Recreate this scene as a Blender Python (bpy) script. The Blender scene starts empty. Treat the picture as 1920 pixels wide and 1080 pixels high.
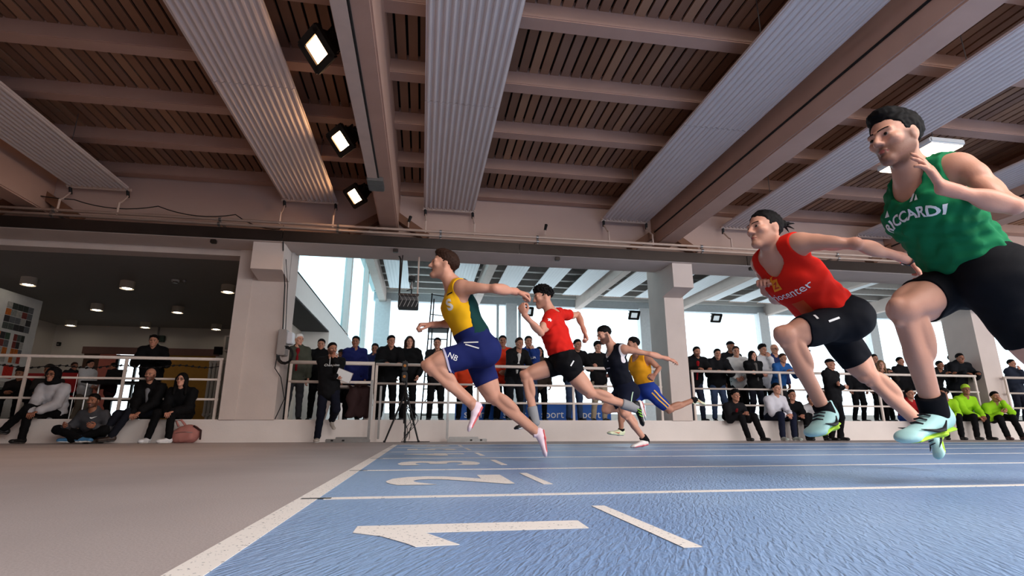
import bpy, bmesh, math, random
import numpy as np
from mathutils import Vector, Matrix
from mathutils.bvhtree import BVHTree

# ------------------------------------------------------------------ camera
SC = bpy.context.scene
COL = SC.collection
F_PX = 1007.0
PITCH = math.atan(264 / F_PX)
YAW = math.atan(170 / F_PX * math.cos(PITCH))
CAM_H = 0.216
cam_d = bpy.data.cameras.new('camera')
cam_d.sensor_width = 36.0
cam_d.lens = F_PX / 1920 * 36.0
cam_d.clip_start = 0.05
cam_d.clip_end = 300
cam = bpy.data.objects.new('camera', cam_d)
cam.location = (0, 0, CAM_H)
cam.rotation_euler = (math.pi / 2 + PITCH, 0, -YAW)
COL.objects.link(cam)
SC.camera = cam

# ------------------------------------------------------------------ sky, daylight, exposure
SC.view_settings.view_transform = 'Standard'
SC.view_settings.look = 'None'
SC.view_settings.exposure = 0.2
SC.view_settings.gamma = 1.0
SC.view_settings.use_curve_mapping = False
world = bpy.data.worlds.new('overcast_sky')
SC.world = world
world.use_nodes = True
wb = world.node_tree.nodes['Background']
wb.inputs[0].default_value = (0.92, 0.97, 1.0, 1)
wb.inputs[1].default_value = 2.4


def daylight(name, loc, rot, sx, sy, power, col):
    l = bpy.data.lights.new(name, 'AREA')
    l.shape = 'RECTANGLE'
    l.size, l.size_y = sx, sy
    l.energy = power
    l.color = col
    o = bpy.data.objects.new(name, l)
    o.location = loc
    o.rotation_euler = rot
    COL.objects.link(o)
    return o


# daylight: roof light strip behind the camera, high window band in the rear wall, glazed right end of the hall
daylight('daylight_roof', (7.4, -2.2, 4.48), (math.radians(20), 0, 0), 12, 2.2, 1350, (1.0, 0.95, 0.92))
daylight('daylight_rear', (7.5, -6.6, 3.45), (math.radians(68), 0, 0), 15, 1.9, 360, (1.0, 0.94, 0.90))
daylight('daylight_right', (17.6, 0.5, 2.2), (math.pi / 2, 0, math.pi / 2), 11, 3.0, 270, (1.0, 0.95, 0.92))

# ------------------------------------------------------------------ camera rays (measuring aid)
_cp, _sp, _cy, _sy = math.cos(PITCH), math.sin(PITCH), math.cos(YAW), math.sin(YAW)
_fw = np.array([_sy * _cp, _cy * _cp, _sp])
_rt = np.array([_cy, -_sy, 0.0])
_up = np.cross(_rt, _fw)
_C = np.array([0, 0, CAM_H])


def at(x, y, Y):
    """point of the place at depth Y that the photograph shows at (x, y)"""
    d = _fw + _rt * (x - 960) / F_PX - _up * (y - 540) / F_PX
    return _C + d * (Y / d[1])


def V(*a):
    return np.array(a, float)


def nrm(v):
    v = np.asarray(v, float)
    return v / (np.linalg.norm(v) + 1e-12)


# ------------------------------------------------------------------ materials
def lin(c):
    c = np.array(c[:3], float) / 255.0
    r = np.where(c <= 0.04045, c / 12.92, ((c + 0.055) / 1.055) ** 2.4)
    return (float(r[0]), float(r[1]), float(r[2]), 1.0)


_mc = {}


def mat(name, rgb, rough=0.6, metal=0.0, var=0.12, scale=8.0, bump=0.0, bscale=60.0, attr=None, spec=0.35, sheen=0.0):
    key = (name, tuple(rgb), rough, metal, var, scale, bump)
    if key in _mc:
        return _mc[key]
    m = bpy.data.materials.new(name)
    m.use_nodes = True
    nt = m.node_tree
    b = nt.nodes['Principled BSDF']
    b.inputs['Roughness'].default_value = rough
    b.inputs['Metallic'].default_value = metal
    b.inputs['Specular IOR Level'].default_value = spec
    tc = nt.nodes.new('ShaderNodeTexCoord')
    no = nt.nodes.new('ShaderNodeTexNoise')
    no.inputs['Scale'].default_value = scale
    no.inputs['Detail'].default_value = 4
    nt.links.new(tc.outputs['Object'], no.inputs['Vector'])
    c = lin(rgb)
    mr = nt.nodes.new('ShaderNodeMix')
    mr.data_type = 'RGBA'
    mr.inputs[6].default_value = tuple(v * (1 - var) for v in c[:3]) + (1,)
    mr.inputs[7].default_value = tuple(min(1, v * (1 + var)) for v in c[:3]) + (1,)
    nt.links.new(no.outputs['Fac'], mr.inputs[0])
    out = mr.outputs[2]
    if attr:
        at_ = nt.nodes.new('ShaderNodeAttribute')
        at_.attribute_name = attr
        mu = nt.nodes.new('ShaderNodeMix')
        mu.data_type = 'RGBA'
        mu.blend_type = 'MULTIPLY'
        mu.inputs[0].default_value = 1
        nt.links.new(out, mu.inputs[6])
        nt.links.new(at_.outputs['Color'], mu.inputs[7])
        out = mu.outputs[2]
    nt.links.new(out, b.inputs['Base Color'])
    if bump > 0:
        n2 = nt.nodes.new('ShaderNodeTexNoise')
        n2.inputs['Scale'].default_value = bscale
        n2.inputs['Detail'].default_value = 3
        nt.links.new(tc.outputs['Object'], n2.inputs['Vector'])
        bp = nt.nodes.new('ShaderNodeBump')
        bp.inputs['Strength'].default_value = bump
        bp.inputs['Distance'].default_value = 0.01
        nt.links.new(n2.outputs['Fac'], bp.inputs['Height'])
        nt.links.new(bp.outputs['Normal'], b.inputs['Normal'])
    _mc[key] = m
    return m


def mat_emit(name, rgb, strength):
    m = bpy.data.materials.new(name)
    m.use_nodes = True
    b = m.node_tree.nodes['Principled BSDF']
    b.inputs['Base Color'].default_value = lin(rgb)
    b.inputs['Emission Color'].default_value = lin(rgb)
    b.inputs['Emission Strength'].default_value = strength
    return m


def mat_glass(name, rgb, gloss=0.06):
    m = bpy.data.materials.new(name)
    m.use_nodes = True
    nt = m.node_tree
    nt.nodes.remove(nt.nodes['Principled BSDF'])
    o = nt.nodes['Material Output']
    t = nt.nodes.new('ShaderNodeBsdfTransparent')
    t.inputs[0].default_value = lin(rgb)
    g = nt.nodes.new('ShaderNodeBsdfGlossy')
    g.inputs['Roughness'].default_value = 0.1
    mx = nt.nodes.new('ShaderNodeMixShader')
    mx.inputs[0].default_value = gloss
    nt.links.new(t.outputs[0], mx.inputs[1])
    nt.links.new(g.outputs[0], mx.inputs[2])
    nt.links.new(mx.outputs[0], o.inputs[0])
    return m


# ------------------------------------------------------------------ mesh helpers
class MB:
    def __init__(s):
        s.v, s.f = [], []

    def add(s, vs, fs):
        n = len(s.v)
        s.v += [tuple(float(c) for c in v) for v in vs]
        s.f += [tuple(i + n for i in f) for f in fs]
        return s

    def box(s, lo, hi):
        (a, b, c), (d, e, f) = lo, hi
        return s.add([(a, b, c), (d, b, c), (d, e, c), (a, e, c), (a, b, f), (d, b, f), (d, e, f), (a, e, f)],
                     [(0, 3, 2, 1), (4, 5, 6, 7), (0, 1, 5, 4), (1, 2, 6, 5), (2, 3, 7, 6), (3, 0, 4, 7)])

    def bbox(s, lo, hi, w=0.01):
        """box with bevelled edges"""
        bm = bmesh.new()
        lo, hi = np.array(lo, float), np.array(hi, float)
        bmesh.ops.create_cube(bm, size=1.0)
        for v in bm.verts:
            v.co = Vector((lo + hi) / 2 + np.array(v.co) * (hi - lo))
        bmesh.ops.bevel(bm, geom=list(bm.edges), offset=w, segments=2, affect='EDGES')
        bm.verts.index_update()
        s.add([v.co for v in bm.verts], [[v.index for v in f.verts] for f in bm.faces])
        bm.free()
        return s

    def obox(s, c, ax, half):
        c = np.array(c, float)
        ax = [nrm(a) * h for a, h in zip(ax, half)]
        vs = [c + sx * ax[0] + sy * ax[1] + sz * ax[2] for sz in (-1, 1) for sx, sy in ((-1, -1), (1, -1), (1, 1), (-1, 1))]
        return s.add(vs, [(0, 3, 2, 1), (4, 5, 6, 7), (0, 1, 5, 4), (1, 2, 6, 5), (2, 3, 7, 6), (3, 0, 4, 7)])

    def tube(s, pts, r, n=8, cap=True):
        pts = [np.array(p, float) for p in pts]
        rs = r if isinstance(r, (list, tuple)) else [r] * len(pts)
        rings = []
        for i, p in enumerate(pts):
            d = nrm(pts[min(i + 1, len(pts) - 1)] - pts[max(i - 1, 0)])
            h = V(0, 0, 1) if abs(d[2]) < 0.9 else V(1, 0, 0)
            a = nrm(np.cross(d, h))
            b = np.cross(d, a)
            rings.append([p + rs[i] * (a * math.cos(t) + b * math.sin(t)) for t in [2 * math.pi * k / n for k in range(n)]])
        vs = [v for q in rings for v in q]
        fs = []
        for i in range(len(pts) - 1):
            for k in range(n):
                k2 = (k + 1) % n
                fs.append((i * n + k, i * n + k2, (i + 1) * n + k2, (i + 1) * n + k))
        if cap:
            fs.append(tuple(range(n))[::-1])
            fs.append(tuple((len(pts) - 1) * n + k for k in range(n)))
        return s.add(vs, fs)

    def poly(s, pts, d):
        """prism: polygon pts swept by vector d"""
        n = len(pts)
        pts = [np.array(p, float) for p in pts]
        d = np.array(d, float)
        return s.add(pts + [p + d for p in pts], [tuple(range(n))[::-1], tuple(range(n, 2 * n))] +
                     [(i, (i + 1) % n, n + (i + 1) % n, n + i) for i in range(n)])

    def build(s, name, m, parent=None, smooth=False, kind=None):
        return mesh_obj(name, np.array(s.v), s.f, m, parent, smooth, kind)


def mesh_obj(name, v, f, m, parent=None, smooth=False, kind=None):
    v = np.asarray(v, float)
    loc = None
    if parent is None and len(v):
        loc = V((v[:, 0].min() + v[:, 0].max()) / 2, (v[:, 1].min() + v[:, 1].max()) / 2, v[:, 2].min())
    elif parent is not None:
        loc = np.array(parent['wloc'])
    vv = v - loc if len(v) else v
    me = bpy.data.meshes.new(name)
    if isinstance(f, np.ndarray):
        nf = len(f)
        k = f.shape[1]
        me.vertices.add(len(vv))
        me.vertices.foreach_set('co', vv.astype(np.float32).ravel())
        me.loops.add(nf * k)
        me.loops.foreach_set('vertex_index', f.astype(np.int32).ravel())
        me.polygons.add(nf)
        me.polygons.foreach_set('loop_start', np.arange(0, nf * k, k, dtype=np.int32))
        me.update(calc_edges=True)
    else:
        me.from_pydata([tuple(p) for p in vv], [], f)
    me.validate()
    if smooth:
        me.polygons.foreach_set('use_smooth', [True] * len(me.polygons))
    if m:
        me.materials.append(m)
    o = bpy.data.objects.new(name, me)
    COL.objects.link(o)
    if parent is None:
        o.location = loc
        o['wloc'] = [float(c) for c in loc]
    else:
        # parents sit unrotated at wloc, so parts keep identity local transforms
        o.parent = parent
        o['wloc'] = [float(c) for c in loc]
    if kind:
        o['kind'] = kind
    return o


def copy_obj(o, parent, dloc):
    c = o.copy()
    COL.objects.link(c)
    c.parent = parent
    c.location = dloc
    return c


def root(name, loc, label=None, cat=None, group=None, kind=None):
    e = bpy.data.objects.new(name, None)
    e.empty_display_size = 0.1
    e.location = tuple(float(c) for c in loc)
    e['wloc'] = [float(c) for c in loc]
    COL.objects.link(e)
    return tag(e, label, cat, group, kind)


def tag(o, label=None, cat=None, group=None, kind=None):
    if label:
        o['label'] = label
    if cat:
        o['category'] = cat
    if group:
        o['group'] = group
    if kind:
        o['kind'] = kind
    return o


def text_mesh(txt, size=1.0, maxedge=None, shear=0.0, bold=0.0):
    """flat lettering as (verts2d, tris)"""
    cu = bpy.data.curves.new('lettering', 'FONT')
    cu.body = txt
    cu.size = size
    cu.shear = shear
    cu.offset = bold
    cu.resolution_u = 3
    cu.align_x = 'CENTER'
    cu.align_y = 'CENTER'
    ob = bpy.data.objects.new('lettering', cu)
    COL.objects.link(ob)
    dg = bpy.context.evaluated_depsgraph_get()
    me = bpy.data.meshes.new_from_object(ob.evaluated_get(dg))
    bm = bmesh.new()
    bm.from_mesh(me)
    bpy.data.objects.remove(ob)
    bpy.data.meshes.remove(me)
    bmesh.ops.triangulate(bm, faces=bm.faces)
    if maxedge:
        for _ in range(3):
            es = [e for e in bm.edges if e.calc_length() > maxedge]
            if not es:
                break
            bmesh.ops.subdivide_edges(bm, edges=es, cuts=1)
            bmesh.ops.triangulate(bm, faces=bm.faces)
    bm.verts.index_update()
    v = np.array([v.co[:2] for v in bm.verts])
    f = [[q.index for q in p.verts] for p in bm.faces]
    bm.free()
    return v, f


# palette
M_WALL = mat('plaster', (204, 174, 160), 0.85, var=0.10, scale=1.3, bump=0.15, bscale=25)
M_FWALL = mat('pale_foyer_plaster', (226, 216, 204), 0.85, var=0.05, scale=1.3)
M_LEDGE = mat('whitewashed_concrete', (226, 216, 210), 0.8, var=0.10, scale=2.2, bump=0.12, bscale=30)
M_CONC = mat('painted_concrete', (205, 190, 182), 0.8, var=0.12, scale=2.2, bump=0.12, bscale=30)
M_WHITE = mat('white_paint', (226, 226, 222), 0.55, var=0.04)
M_RAIL = mat('railing_paint', (214, 200, 190), 0.45, var=0.1, scale=20)
M_STEEL = mat('galvanised_steel', (150, 148, 146), 0.35, metal=0.85, var=0.2, scale=15)
M_DSTEEL = mat('dark_steel', (70, 62, 58), 0.32, metal=0.7, var=0.25, scale=3)
M_BLACK = mat('black_plastic', (22, 22, 23), 0.5)
M_PIPE = mat('pipe_paint', (205, 180, 165), 0.4, var=0.1)
M_BEAM = mat('pinkish_concrete', (188, 150, 132), 0.8, var=0.14, scale=2.2, bump=0.12, bscale=30)
M_PANEL2 = mat('white_panel_sheet', (236, 240, 244), 0.6, var=0.03, scale=3)
M_PANEL = mat('radiant_panel_sheet', (216, 202, 196), 0.5, metal=0.0, var=0.06, scale=3)
M_WOOD = mat('brown_plank', (128, 88, 66), 0.62, var=0.28, scale=2.5)
M_DARK = mat('dark_void', (18, 14, 12), 0.9)
M_FOYER = mat('grey_ceiling', (150, 146, 142), 0.8, var=0.06)
M_PWHITE = mat('pure_white_print', (238, 238, 236), 0.6, var=0.02)
M_LAMPBODY = mat('lamp_housing', (30, 26, 24), 0.45, metal=0.4)
# ================================================================== the setting
YW = 9.70


def floor_mats():
    m = bpy.data.materials.new('hall_floor_grey')
    m.use_nodes = True
    nt = m.node_tree
    b = nt.nodes['Principled BSDF']
    tc = nt.nodes.new('ShaderNodeTexCoord')
    no = nt.nodes.new('ShaderNodeTexNoise')
    no.inputs['Scale'].default_value = 180
    no.inputs['Detail'].default_value = 3
    nt.links.new(tc.outputs['Object'], no.inputs['Vector'])
    n2 = nt.nodes.new('ShaderNodeTexNoise')
    n2.inputs['Scale'].default_value = 0.9
    n2.inputs['Detail'].default_value = 4
    nt.links.new(tc.outputs['Object'], n2.inputs['Vector'])
    r = nt.nodes.new('ShaderNodeValToRGB')
    r.color_ramp.elements[0].position = 0.3
    r.color_ramp.elements[0].color = lin((156, 146, 145))
    r.color_ramp.elements[1].position = 0.7
    r.color_ramp.elements[1].color = lin((188, 177, 175))
    ad = nt.nodes.new('ShaderNodeMath')
    ad.operation = 'MULTIPLY_ADD'
    ad.inputs[1].default_value = 0.45
    nt.links.new(no.outputs['Fac'], ad.inputs[0])
    m2 = nt.nodes.new('ShaderNodeMath')
    m2.operation = 'MULTIPLY'
    m2.inputs[1].default_value = 0.55
    nt.links.new(n2.outputs['Fac'], m2.inputs[0])
    nt.links.new(m2.outputs[0], ad.inputs[2])
    nt.links.new(ad.outputs[0], r.inputs[0])
    nt.links.new(r.outputs[0], b.inputs['Base Color'])
    b.inputs['Roughness'].default_value = 0.55
    bp = nt.nodes.new('ShaderNodeBump')
    bp.inputs['Strength'].default_value = 0.5
    bp.inputs['Distance'].default_value = 0.002
    nt.links.new(no.outputs['Fac'], bp.inputs['Height'])
    nt.links.new(bp.outputs['Normal'], b.inputs['Normal'])

    t = bpy.data.materials.new('blue_track_rubber')
    t.use_nodes = True
    nt = t.node_tree
    b = nt.nodes['Principled BSDF']
    tc = nt.nodes.new('ShaderNodeTexCoord')
    no = nt.nodes.new('ShaderNodeTexNoise')
    no.inputs['Scale'].default_value = 0.8
    no.inputs['Detail'].default_value = 5
    nt.links.new(tc.outputs['Object'], no.inputs['Vector'])
    r = nt.nodes.new('ShaderNodeValToRGB')
    r.color_ramp.elements[0].position = 0.35
    r.color_ramp.elements[0].color = lin((112, 144, 190))
    r.color_ramp.elements[1].position = 0.7
    r.color_ramp.elements[1].color = lin((140, 170, 208))
    nt.links.new(no.outputs['Fac'], r.inputs[0])
    nt.links.new(r.outputs[0], b.inputs['Base Color'])
    b.inputs['Roughness'].default_value = 0.40
    mp = nt.nodes.new('ShaderNodeMapping')
    mp.vector_type = 'TEXTURE'
    mp.inputs['Rotation'].default_value = (0, 0, math.radians(-27))
    mp.inputs['Scale'].default_value = (1 / 100, 1 / 18, 1)
    nt.links.new(tc.outputs['Object'], mp.inputs['Vector'])
    wv = nt.nodes.new('ShaderNodeTexNoise')
    wv.inputs['Scale'].default_value = 1.0
    wv.inputs['Detail'].default_value = 1.5
    wv.inputs['Distortion'].default_value = 0.6
    nt.links.new(mp.outputs['Vector'], wv.inputs['Vector'])
    fi = nt.nodes.new('ShaderNodeTexNoise')
    fi.inputs['Scale'].default_value = 130
    nt.links.new(tc.outputs['Object'], fi.inputs['Vector'])
    su = nt.nodes.new('ShaderNodeMath')
    su.operation = 'ADD'
    m3 = nt.nodes.new('ShaderNodeMath')
    m3.operation = 'MULTIPLY'
    m3.inputs[1].default_value = 0.25
    nt.links.new(fi.outputs['Fac'], m3.inputs[0])
    nt.links.new(wv.outputs['Fac'], su.inputs[0])
    nt.links.new(m3.outputs[0], su.inputs[1])
    bp = nt.nodes.new('ShaderNodeBump')
    bp.inputs['Strength'].default_value = 0.9
    bp.inputs['Distance'].default_value = 0.006
    nt.links.new(su.outputs[0], bp.inputs['Height'])
    nt.links.new(bp.outputs['Normal'], b.inputs['Normal'])

    p = bpy.data.materials.new('white_line_paint')
    p.use_nodes = True
    nt = p.node_tree
    b = nt.nodes['Principled BSDF']
    tc = nt.nodes.new('ShaderNodeTexCoord')
    no = nt.nodes.new('ShaderNodeTexNoise')
    no.inputs['Scale'].default_value = 130
    no.inputs['Detail'].default_value = 2
    nt.links.new(tc.outputs['Object'], no.inputs['Vector'])
    r = nt.nodes.new('ShaderNodeValToRGB')
    r.color_ramp.elements[0].position = 0.30
    r.color_ramp.elements[0].color = lin((120, 122, 130))
    r.color_ramp.elements[1].position = 0.36
    r.color_ramp.elements[1].color = lin((236, 230, 224))
    nt.links.new(no.outputs['Fac'], r.inputs[0])
    nt.links.new(r.outputs[0], b.inputs['Base Color'])
    b.inputs['Roughness'].default_value = 0.6
    return m, t, p


M_FLOOR, M_TRACK, M_PAINT = floor_mats()
X_FIN = -0.31
fl = MB().box((-12, -7, -0.2), (18, YW + 0.02, 0)).build('floor', M_FLOOR, kind='structure')
tr = MB().box((X_FIN - 0.02, -7, 0.0005), (18, 7.86, 0.004)).build('track', M_TRACK, kind='structure')
ZP = 0.0045
fl_line = MB().box((-0.372, 0.2, ZP), (X_FIN, 7.86, ZP + 0.0012)).build('finish_line', M_PAINT, tr)
LANES = [1.865 + 1.181 * i for i in range(6)]
for i, y in enumerate(LANES):
    MB().box((X_FIN + 0.02, y - 0.025, ZP), (18, y + 0.025, ZP + 0.001)).build('lane_line', M_PAINT, tr)
    MB().box((-0.36, y - 0.012, ZP + 0.0013), (-0.27, y + 0.012, ZP + 0.0018)).build('joint_mark', M_BLACK, tr)
for i in range(6):
    yc = 1.29 + 1.181 * i
    MB().box((0.484, yc - 0.28, ZP), (0.522, yc + 0.28, ZP + 0.001)).build('tick_mark', M_PAINT, tr)
one = [(-.133, 1.258), (-.132, 1.336), (.376, 1.334), (.372, 1.231), (.017, 1.234), (.08, 1.102), (-.002, 1.095), (-.02, 1.13), (-.071, 1.208)]
MB().poly([(x, y, ZP) for x, y in one][::-1], (0, 0, 0.001)).build('lane_number', M_PAINT, tr)
for i in range(2, 7):
    v, f = text_mesh(str(i), 1.0, bold=0.035)
    v = (v - v.min(0)) / (v.max(0) - v.min(0))
    yc = 1.29 + 1.181 * (i - 1)
    P = np.stack([0.377 - v[:, 1] * 0.513, yc - 0.24 + v[:, 0] * 0.44, np.full(len(v), ZP + 0.001)], 1)
    mesh_obj('lane_number', P, f, M_PAINT, tr)

# ---- wall between the hall and the raised terrace: ledge, pillars, upper wall
wall = MB().box((-12, YW, 3.42), (18, YW + 0.35, 4.9)).build('wall_back', M_WALL, kind='structure')
MB().bbox((-12, YW, -0.05), (18, YW + 0.28, 0.365), 0.012).build('wall_ledge', M_LEDGE, kind='structure')
MB().box((-3.27, YW - 0.04, 0.36), (-3.02, YW + 0.4, 3.45)).build('pillar', M_CONC, kind='structure')
MB().box((-3.02, YW - 0.02, 0.36), (-2.42, YW + 0.55, 3.45)).build('pillar', M_CONC, kind='structure')
MB().box((4.62, YW - 0.02, 0.36), (5.02, YW + 0.72, 3.45)).build('pillar', M_CONC, kind='structure')
MB().box((11.95, YW + 0.20, 0.36), (12.43, YW + 0.92, 3.45)).build('pillar', M_CONC, kind='structure')


gird = MB().box((-12, YW - 0.60, 3.275), (18, YW - 0.03, 3.36)).build('trim_girder', M_CONC, kind='structure')


def corbel(x0, x1):
    y0, y1 = YW - 0.55, YW
    pr = [(y1, 3.27), (y0, 3.27), (y0, 2.80), (y1, 2.72)]
    MB().poly([(x0, y, z) for y, z in pr], (x1 - x0, 0, 0)).build('corbel', M_CONC, gird)


corbel(-2.92, -2.42)
corbel(4.58, 4.98)
corbel(11.7, 12.16)
MB().box((-12, YW, 3.17), (-3.27, YW + 0.3, 3.34)).build('lintel', M_CONC, wall)
MB().box((-12, YW - 0.02, 3.34), (18, YW + 0.34, 3.45)).build('lintel', M_CONC, wall)
# long girder carried by the corbels, with a dark steel face

gx = [-12.0, -2.45, 1.62, 6.1, 11.0, 18.0]
for a, b in zip(gx[:-1], gx[1:]):
    MB().bbox((a + 0.004, YW - 0.63, 3.28), (b - 0.004, YW - 0.56, 3.47), 0.006).build('girder_face', M_DSTEEL, gird)
MB().box((-12, YW - 0.56, 3.36), (18, YW - 0.02, 3.46)).build('girder_top', M_DSTEEL, gird)
# soffit brackets below the girder
for x in (-3.6, -0.62, 0.35, 2.3, 6.2):
    MB().bbox((x, YW - 0.56, 3.21), (x + 0.09, YW - 0.48, 3.276), 0.01).build('girder_bracket', M_DSTEEL, gird)

# ---- ceiling over the track
Z_DECK, Z_PUR = 4.70, 4.52
ceil = MB().box((-12, -7, 4.78), (18, YW + 0.35, 5.1)).build('ceiling', M_DARK, kind='structure')
plank_m = [mat('brown_plank', c, 0.62, var=0.22, scale=2.5) for c in ((150, 108, 82), (134, 96, 74), (164, 122, 94), (142, 106, 86))]
rnd = random.Random(4)
p0 = None
pl = {}
x = -11.4
n = 0
while x < 13.5:
    k = rnd.randrange(4)
    if k not in pl:
        pl[k] = MB().box((0, -1.0, Z_DECK), (0.109, YW, Z_DECK + 0.03)).build('plank', plank_m[k], ceil)
        pl[k].data.transform(Matrix.Translation(Vector(ceil['wloc'])))
        pl[k].location = (x - ceil['wloc'][0], -ceil['wloc'][1], -ceil['wloc'][2] + rnd.uniform(0, 0.006))
    else:
        copy_obj(pl[k], ceil, (x - ceil['wloc'][0], -ceil['wloc'][1], -ceil['wloc'][2] + rnd.uniform(0, 0.006)))
    x += 0.14
    n += 1
for i in range(9):
    yf = YW - 0.03 - 1.175 * i
    MB().bbox((-12, yf - 0.2, Z_PUR), (18, yf, 4.79), 0.012).build('purlin', M_BEAM, ceil)


def main_beam(x0, x1, lip):
    MB().bbox((x0, -7, 3.76), (x1, YW, 4.8), 0.02).build('main_beam', M_BEAM, ceil)
    if lip:   # cable duct running along the soffit
        MB().box((x0 - 0.02, -1, 3.735), (x0 + 0.12, 7.4, 3.765)).build('cable_duct', M_PIPE, ceil)
        MB().tube([(x0 + 0.135, -1, 3.75), (x0 + 0.135, 7.4, 3.75)], 0.012, 6).build('cable', M_BLACK, ceil)
    else:
        MB().tube([(x0 - 0.012, -1, 4.02), (x0 - 0.012, YW, 4.02)], 0.014, 6).build('cable', M_BLACK, ceil)
    # knee braces down to the wall
    for sx in (-1, 1):
        xa = (x0 + x1) / 2 + sx * 0.1
        MB().obox((xa + sx * 0.30, YW - 0.10, 3.86), (V(sx * 0.62, 0, -0.42), V(0, 1, 0), V(0.42, 0, sx * 0.62)), (0.36, 0.09, 0.07)).build('knee_brace', M_WOOD, ceil)


main_beam(-0.90, -0.57, True)
main_beam(4.45, 4.82, False)
main_beam(9.85, 10.2, False)
main_beam(-6.75, -6.4, False)
MB().bbox((-0.93, 7.36, 3.70), (-0.70, 7.75, 3.77), 0.01).build('junction_box', M_STEEL, ceil)

# ---- walls around the rest of the hall (mostly outside the picture)
MB().box((-12.3, -7, 0), (-12, YW, 4.9)).build('wall_left', M_WALL, kind='structure')
rw = MB().box((-12, -7.2, 0), (18, -7, 2.4)).build('wall_rear', M_WALL, kind='structure')
MB().box((-12, -7.2, 4.45), (18, -7, 4.9)).build('wall_band', M_WALL, rw)
MB().box((-12, -7.2, 2.4), (-0.6, -7, 4.45)).build('wall_band', M_WALL, rw)
rr = MB().box((18, -7, 0), (18.2, YW, 0.7)).build('wall_right', M_WALL, kind='structure')
MB().box((18, -7, 3.7), (18.2, YW, 4.9)).build('wall_band', M_WALL, rr)

# ---- raised terrace behind the ledge
MB().box((-13, YW + 0.28, 0.1), (42, 27.2, 0.352)).build('floor', mat('terrace_floor', (120, 116, 112), 0.6), kind='structure')

# ---- glazed hall beyond the terrace
XL = -2.42
fw_ = MB().box((XL - 0.2, 27, 0.35), (42, 27.25, 0.95)).build('window_1', M_WHITE, kind='structure')
MB().box((XL - 0.2, 26.9, 6.45), (42, 27.25, 6.85)).build('window_head', mat('pale_grey_beam', (190, 198, 202), 0.6), fw_)
MB().box((XL - 0.2, 26.7, 6.85), (42, 27.25, 7.6)).build('wall_band', M_WHITE, fw_)
M_PANE = mat_glass('window_glass', (246, 252, 255))
M_PANEB = mat_glass('pale_blue_glazing', (222, 244, 250), 0.10)
posts = [XL, 4.2, 4.62, 11.4, 12.15, 18.4, 19.2, 25.2, 26.2, 33.0, 41.8]
px = [XL + 0.55, 4.35, 11.6, 18.6, 25.5, 33.2, 42.0]
for a, b in zip(px[:-1], px[1:]):
    MB().box((a, 27.08, 0.95), (b, 27.10, 6.45)).build('pane', M_PANE, fw_)
    w = 0.28
    MB().box((b - w, 26.75, 0.35), (b + w, 27.2, 6.5)).build('mullion_column', mat('white_column', (222, 226, 228), 0.6), fw_)
MB().box((XL - 0.1, 26.75, 0.35), (XL + 0.65, 27.2, 6.5)).build('mullion_column', mat('white_column', (222, 226, 228), 0.6), fw_)
for x in (3.6, 4.75):
    MB().box((x, 26.95, 0.9), (x + 0.12, 27.15, 6.5)).build('mullion', mat('pale_grey_beam', (190, 198, 202), 0.6), fw_)
MB().box((41.8, YW + 0.4, 0.35), (42, 27, 7.6)).build('wall_right', M_WHITE, kind='structure')

sw = MB().box((XL - 0.25, YW + 0.55, 2.62), (XL, 27, 3.06)).build('wall_side', M_WHITE, kind='structure')
MB().box((XL - 0.02, YW + 0.55, 3.06), (XL + 0.005, 17.5, 3.09)).build('sill', M_DARK, sw)
MB().box((XL - 0.25, 14.1, 0.35), (XL, 27, 2.62)).build('wall_panel', M_WHITE, sw)
MB().box((-3.1, 14.1, 0.35), (XL - 0.25, 14.3, 2.62)).build('wall_panel', M_WHITE, sw)
MB().box((-3.1, YW + 0.4, 2.60), (XL - 0.02, 14.1, 2.64)).build('soffit', mat('dark_soffit', (64, 64, 66), 0.8), sw)
MB().box((XL - 0.30, YW + 0.55, 6.9), (XL, 27, 7.6)).build('wall_band', M_WHITE, sw)
sg = MB().box((XL - 0.2, YW + 0.5, 3.06), (XL - 0.02, YW + 0.62, 6.9)).build('window_2', M_WHITE, kind='structure')
gy = [YW + 0.62, 17.0, 21.9, 27.0]
for a, b in zip(gy[:-1], gy[1:]):
    MB().box((XL - 0.12, a, 3.06), (XL - 0.10, b, 6.9)).build('pane', M_PANEB, sg)
    if b < 27:
        MB().box((XL - 0.16, b - 0.16, 3.06), (XL + 0.04, b + 0.16, 6.9)).build('mullion', M_WHITE, sg)
# raised edge beam and rafters of the glazed hall
c2 = MB().box((XL - 0.3, YW + 0.35, 7.25), (42, 27.3, 7.6)).build('ceiling', mat('grey_roof', (118, 114, 110), 0.8), kind='structure')
M_ROOF2 = mat('grey_roof_purlin', (176, 172, 168), 0.75)
for i in range(14):
    y = 26.0 - 1.2 * i
    MB().box((XL, y, 6.95), (42, y + 0.22, 7.26)).build('purlin', M_ROOF2, c2)
x = XL + 0.2
sl0 = None
while x < 30:
    if sl0 is None:
        sl0 = MB().box((x, YW + 0.4, 7.22), (x + 0.10, 27, 7.245)).build('slat', mat('dark_slat', (62, 58, 56), 0.8), c2)
        sx0 = x
    else:
        copy_obj(sl0, c2, (x - sx0, 0, 0))
    x += 0.24
for xb in (XL + 0.25, 2.5, 7.95, 13.4, 18.9, 24.4, 29.9):
    MB().bbox((xb - 0.17, YW + 0.4, 6.35), (xb + 0.17, 27, 7.0), 0.02).build('main_beam', M_CONC, c2)

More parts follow.
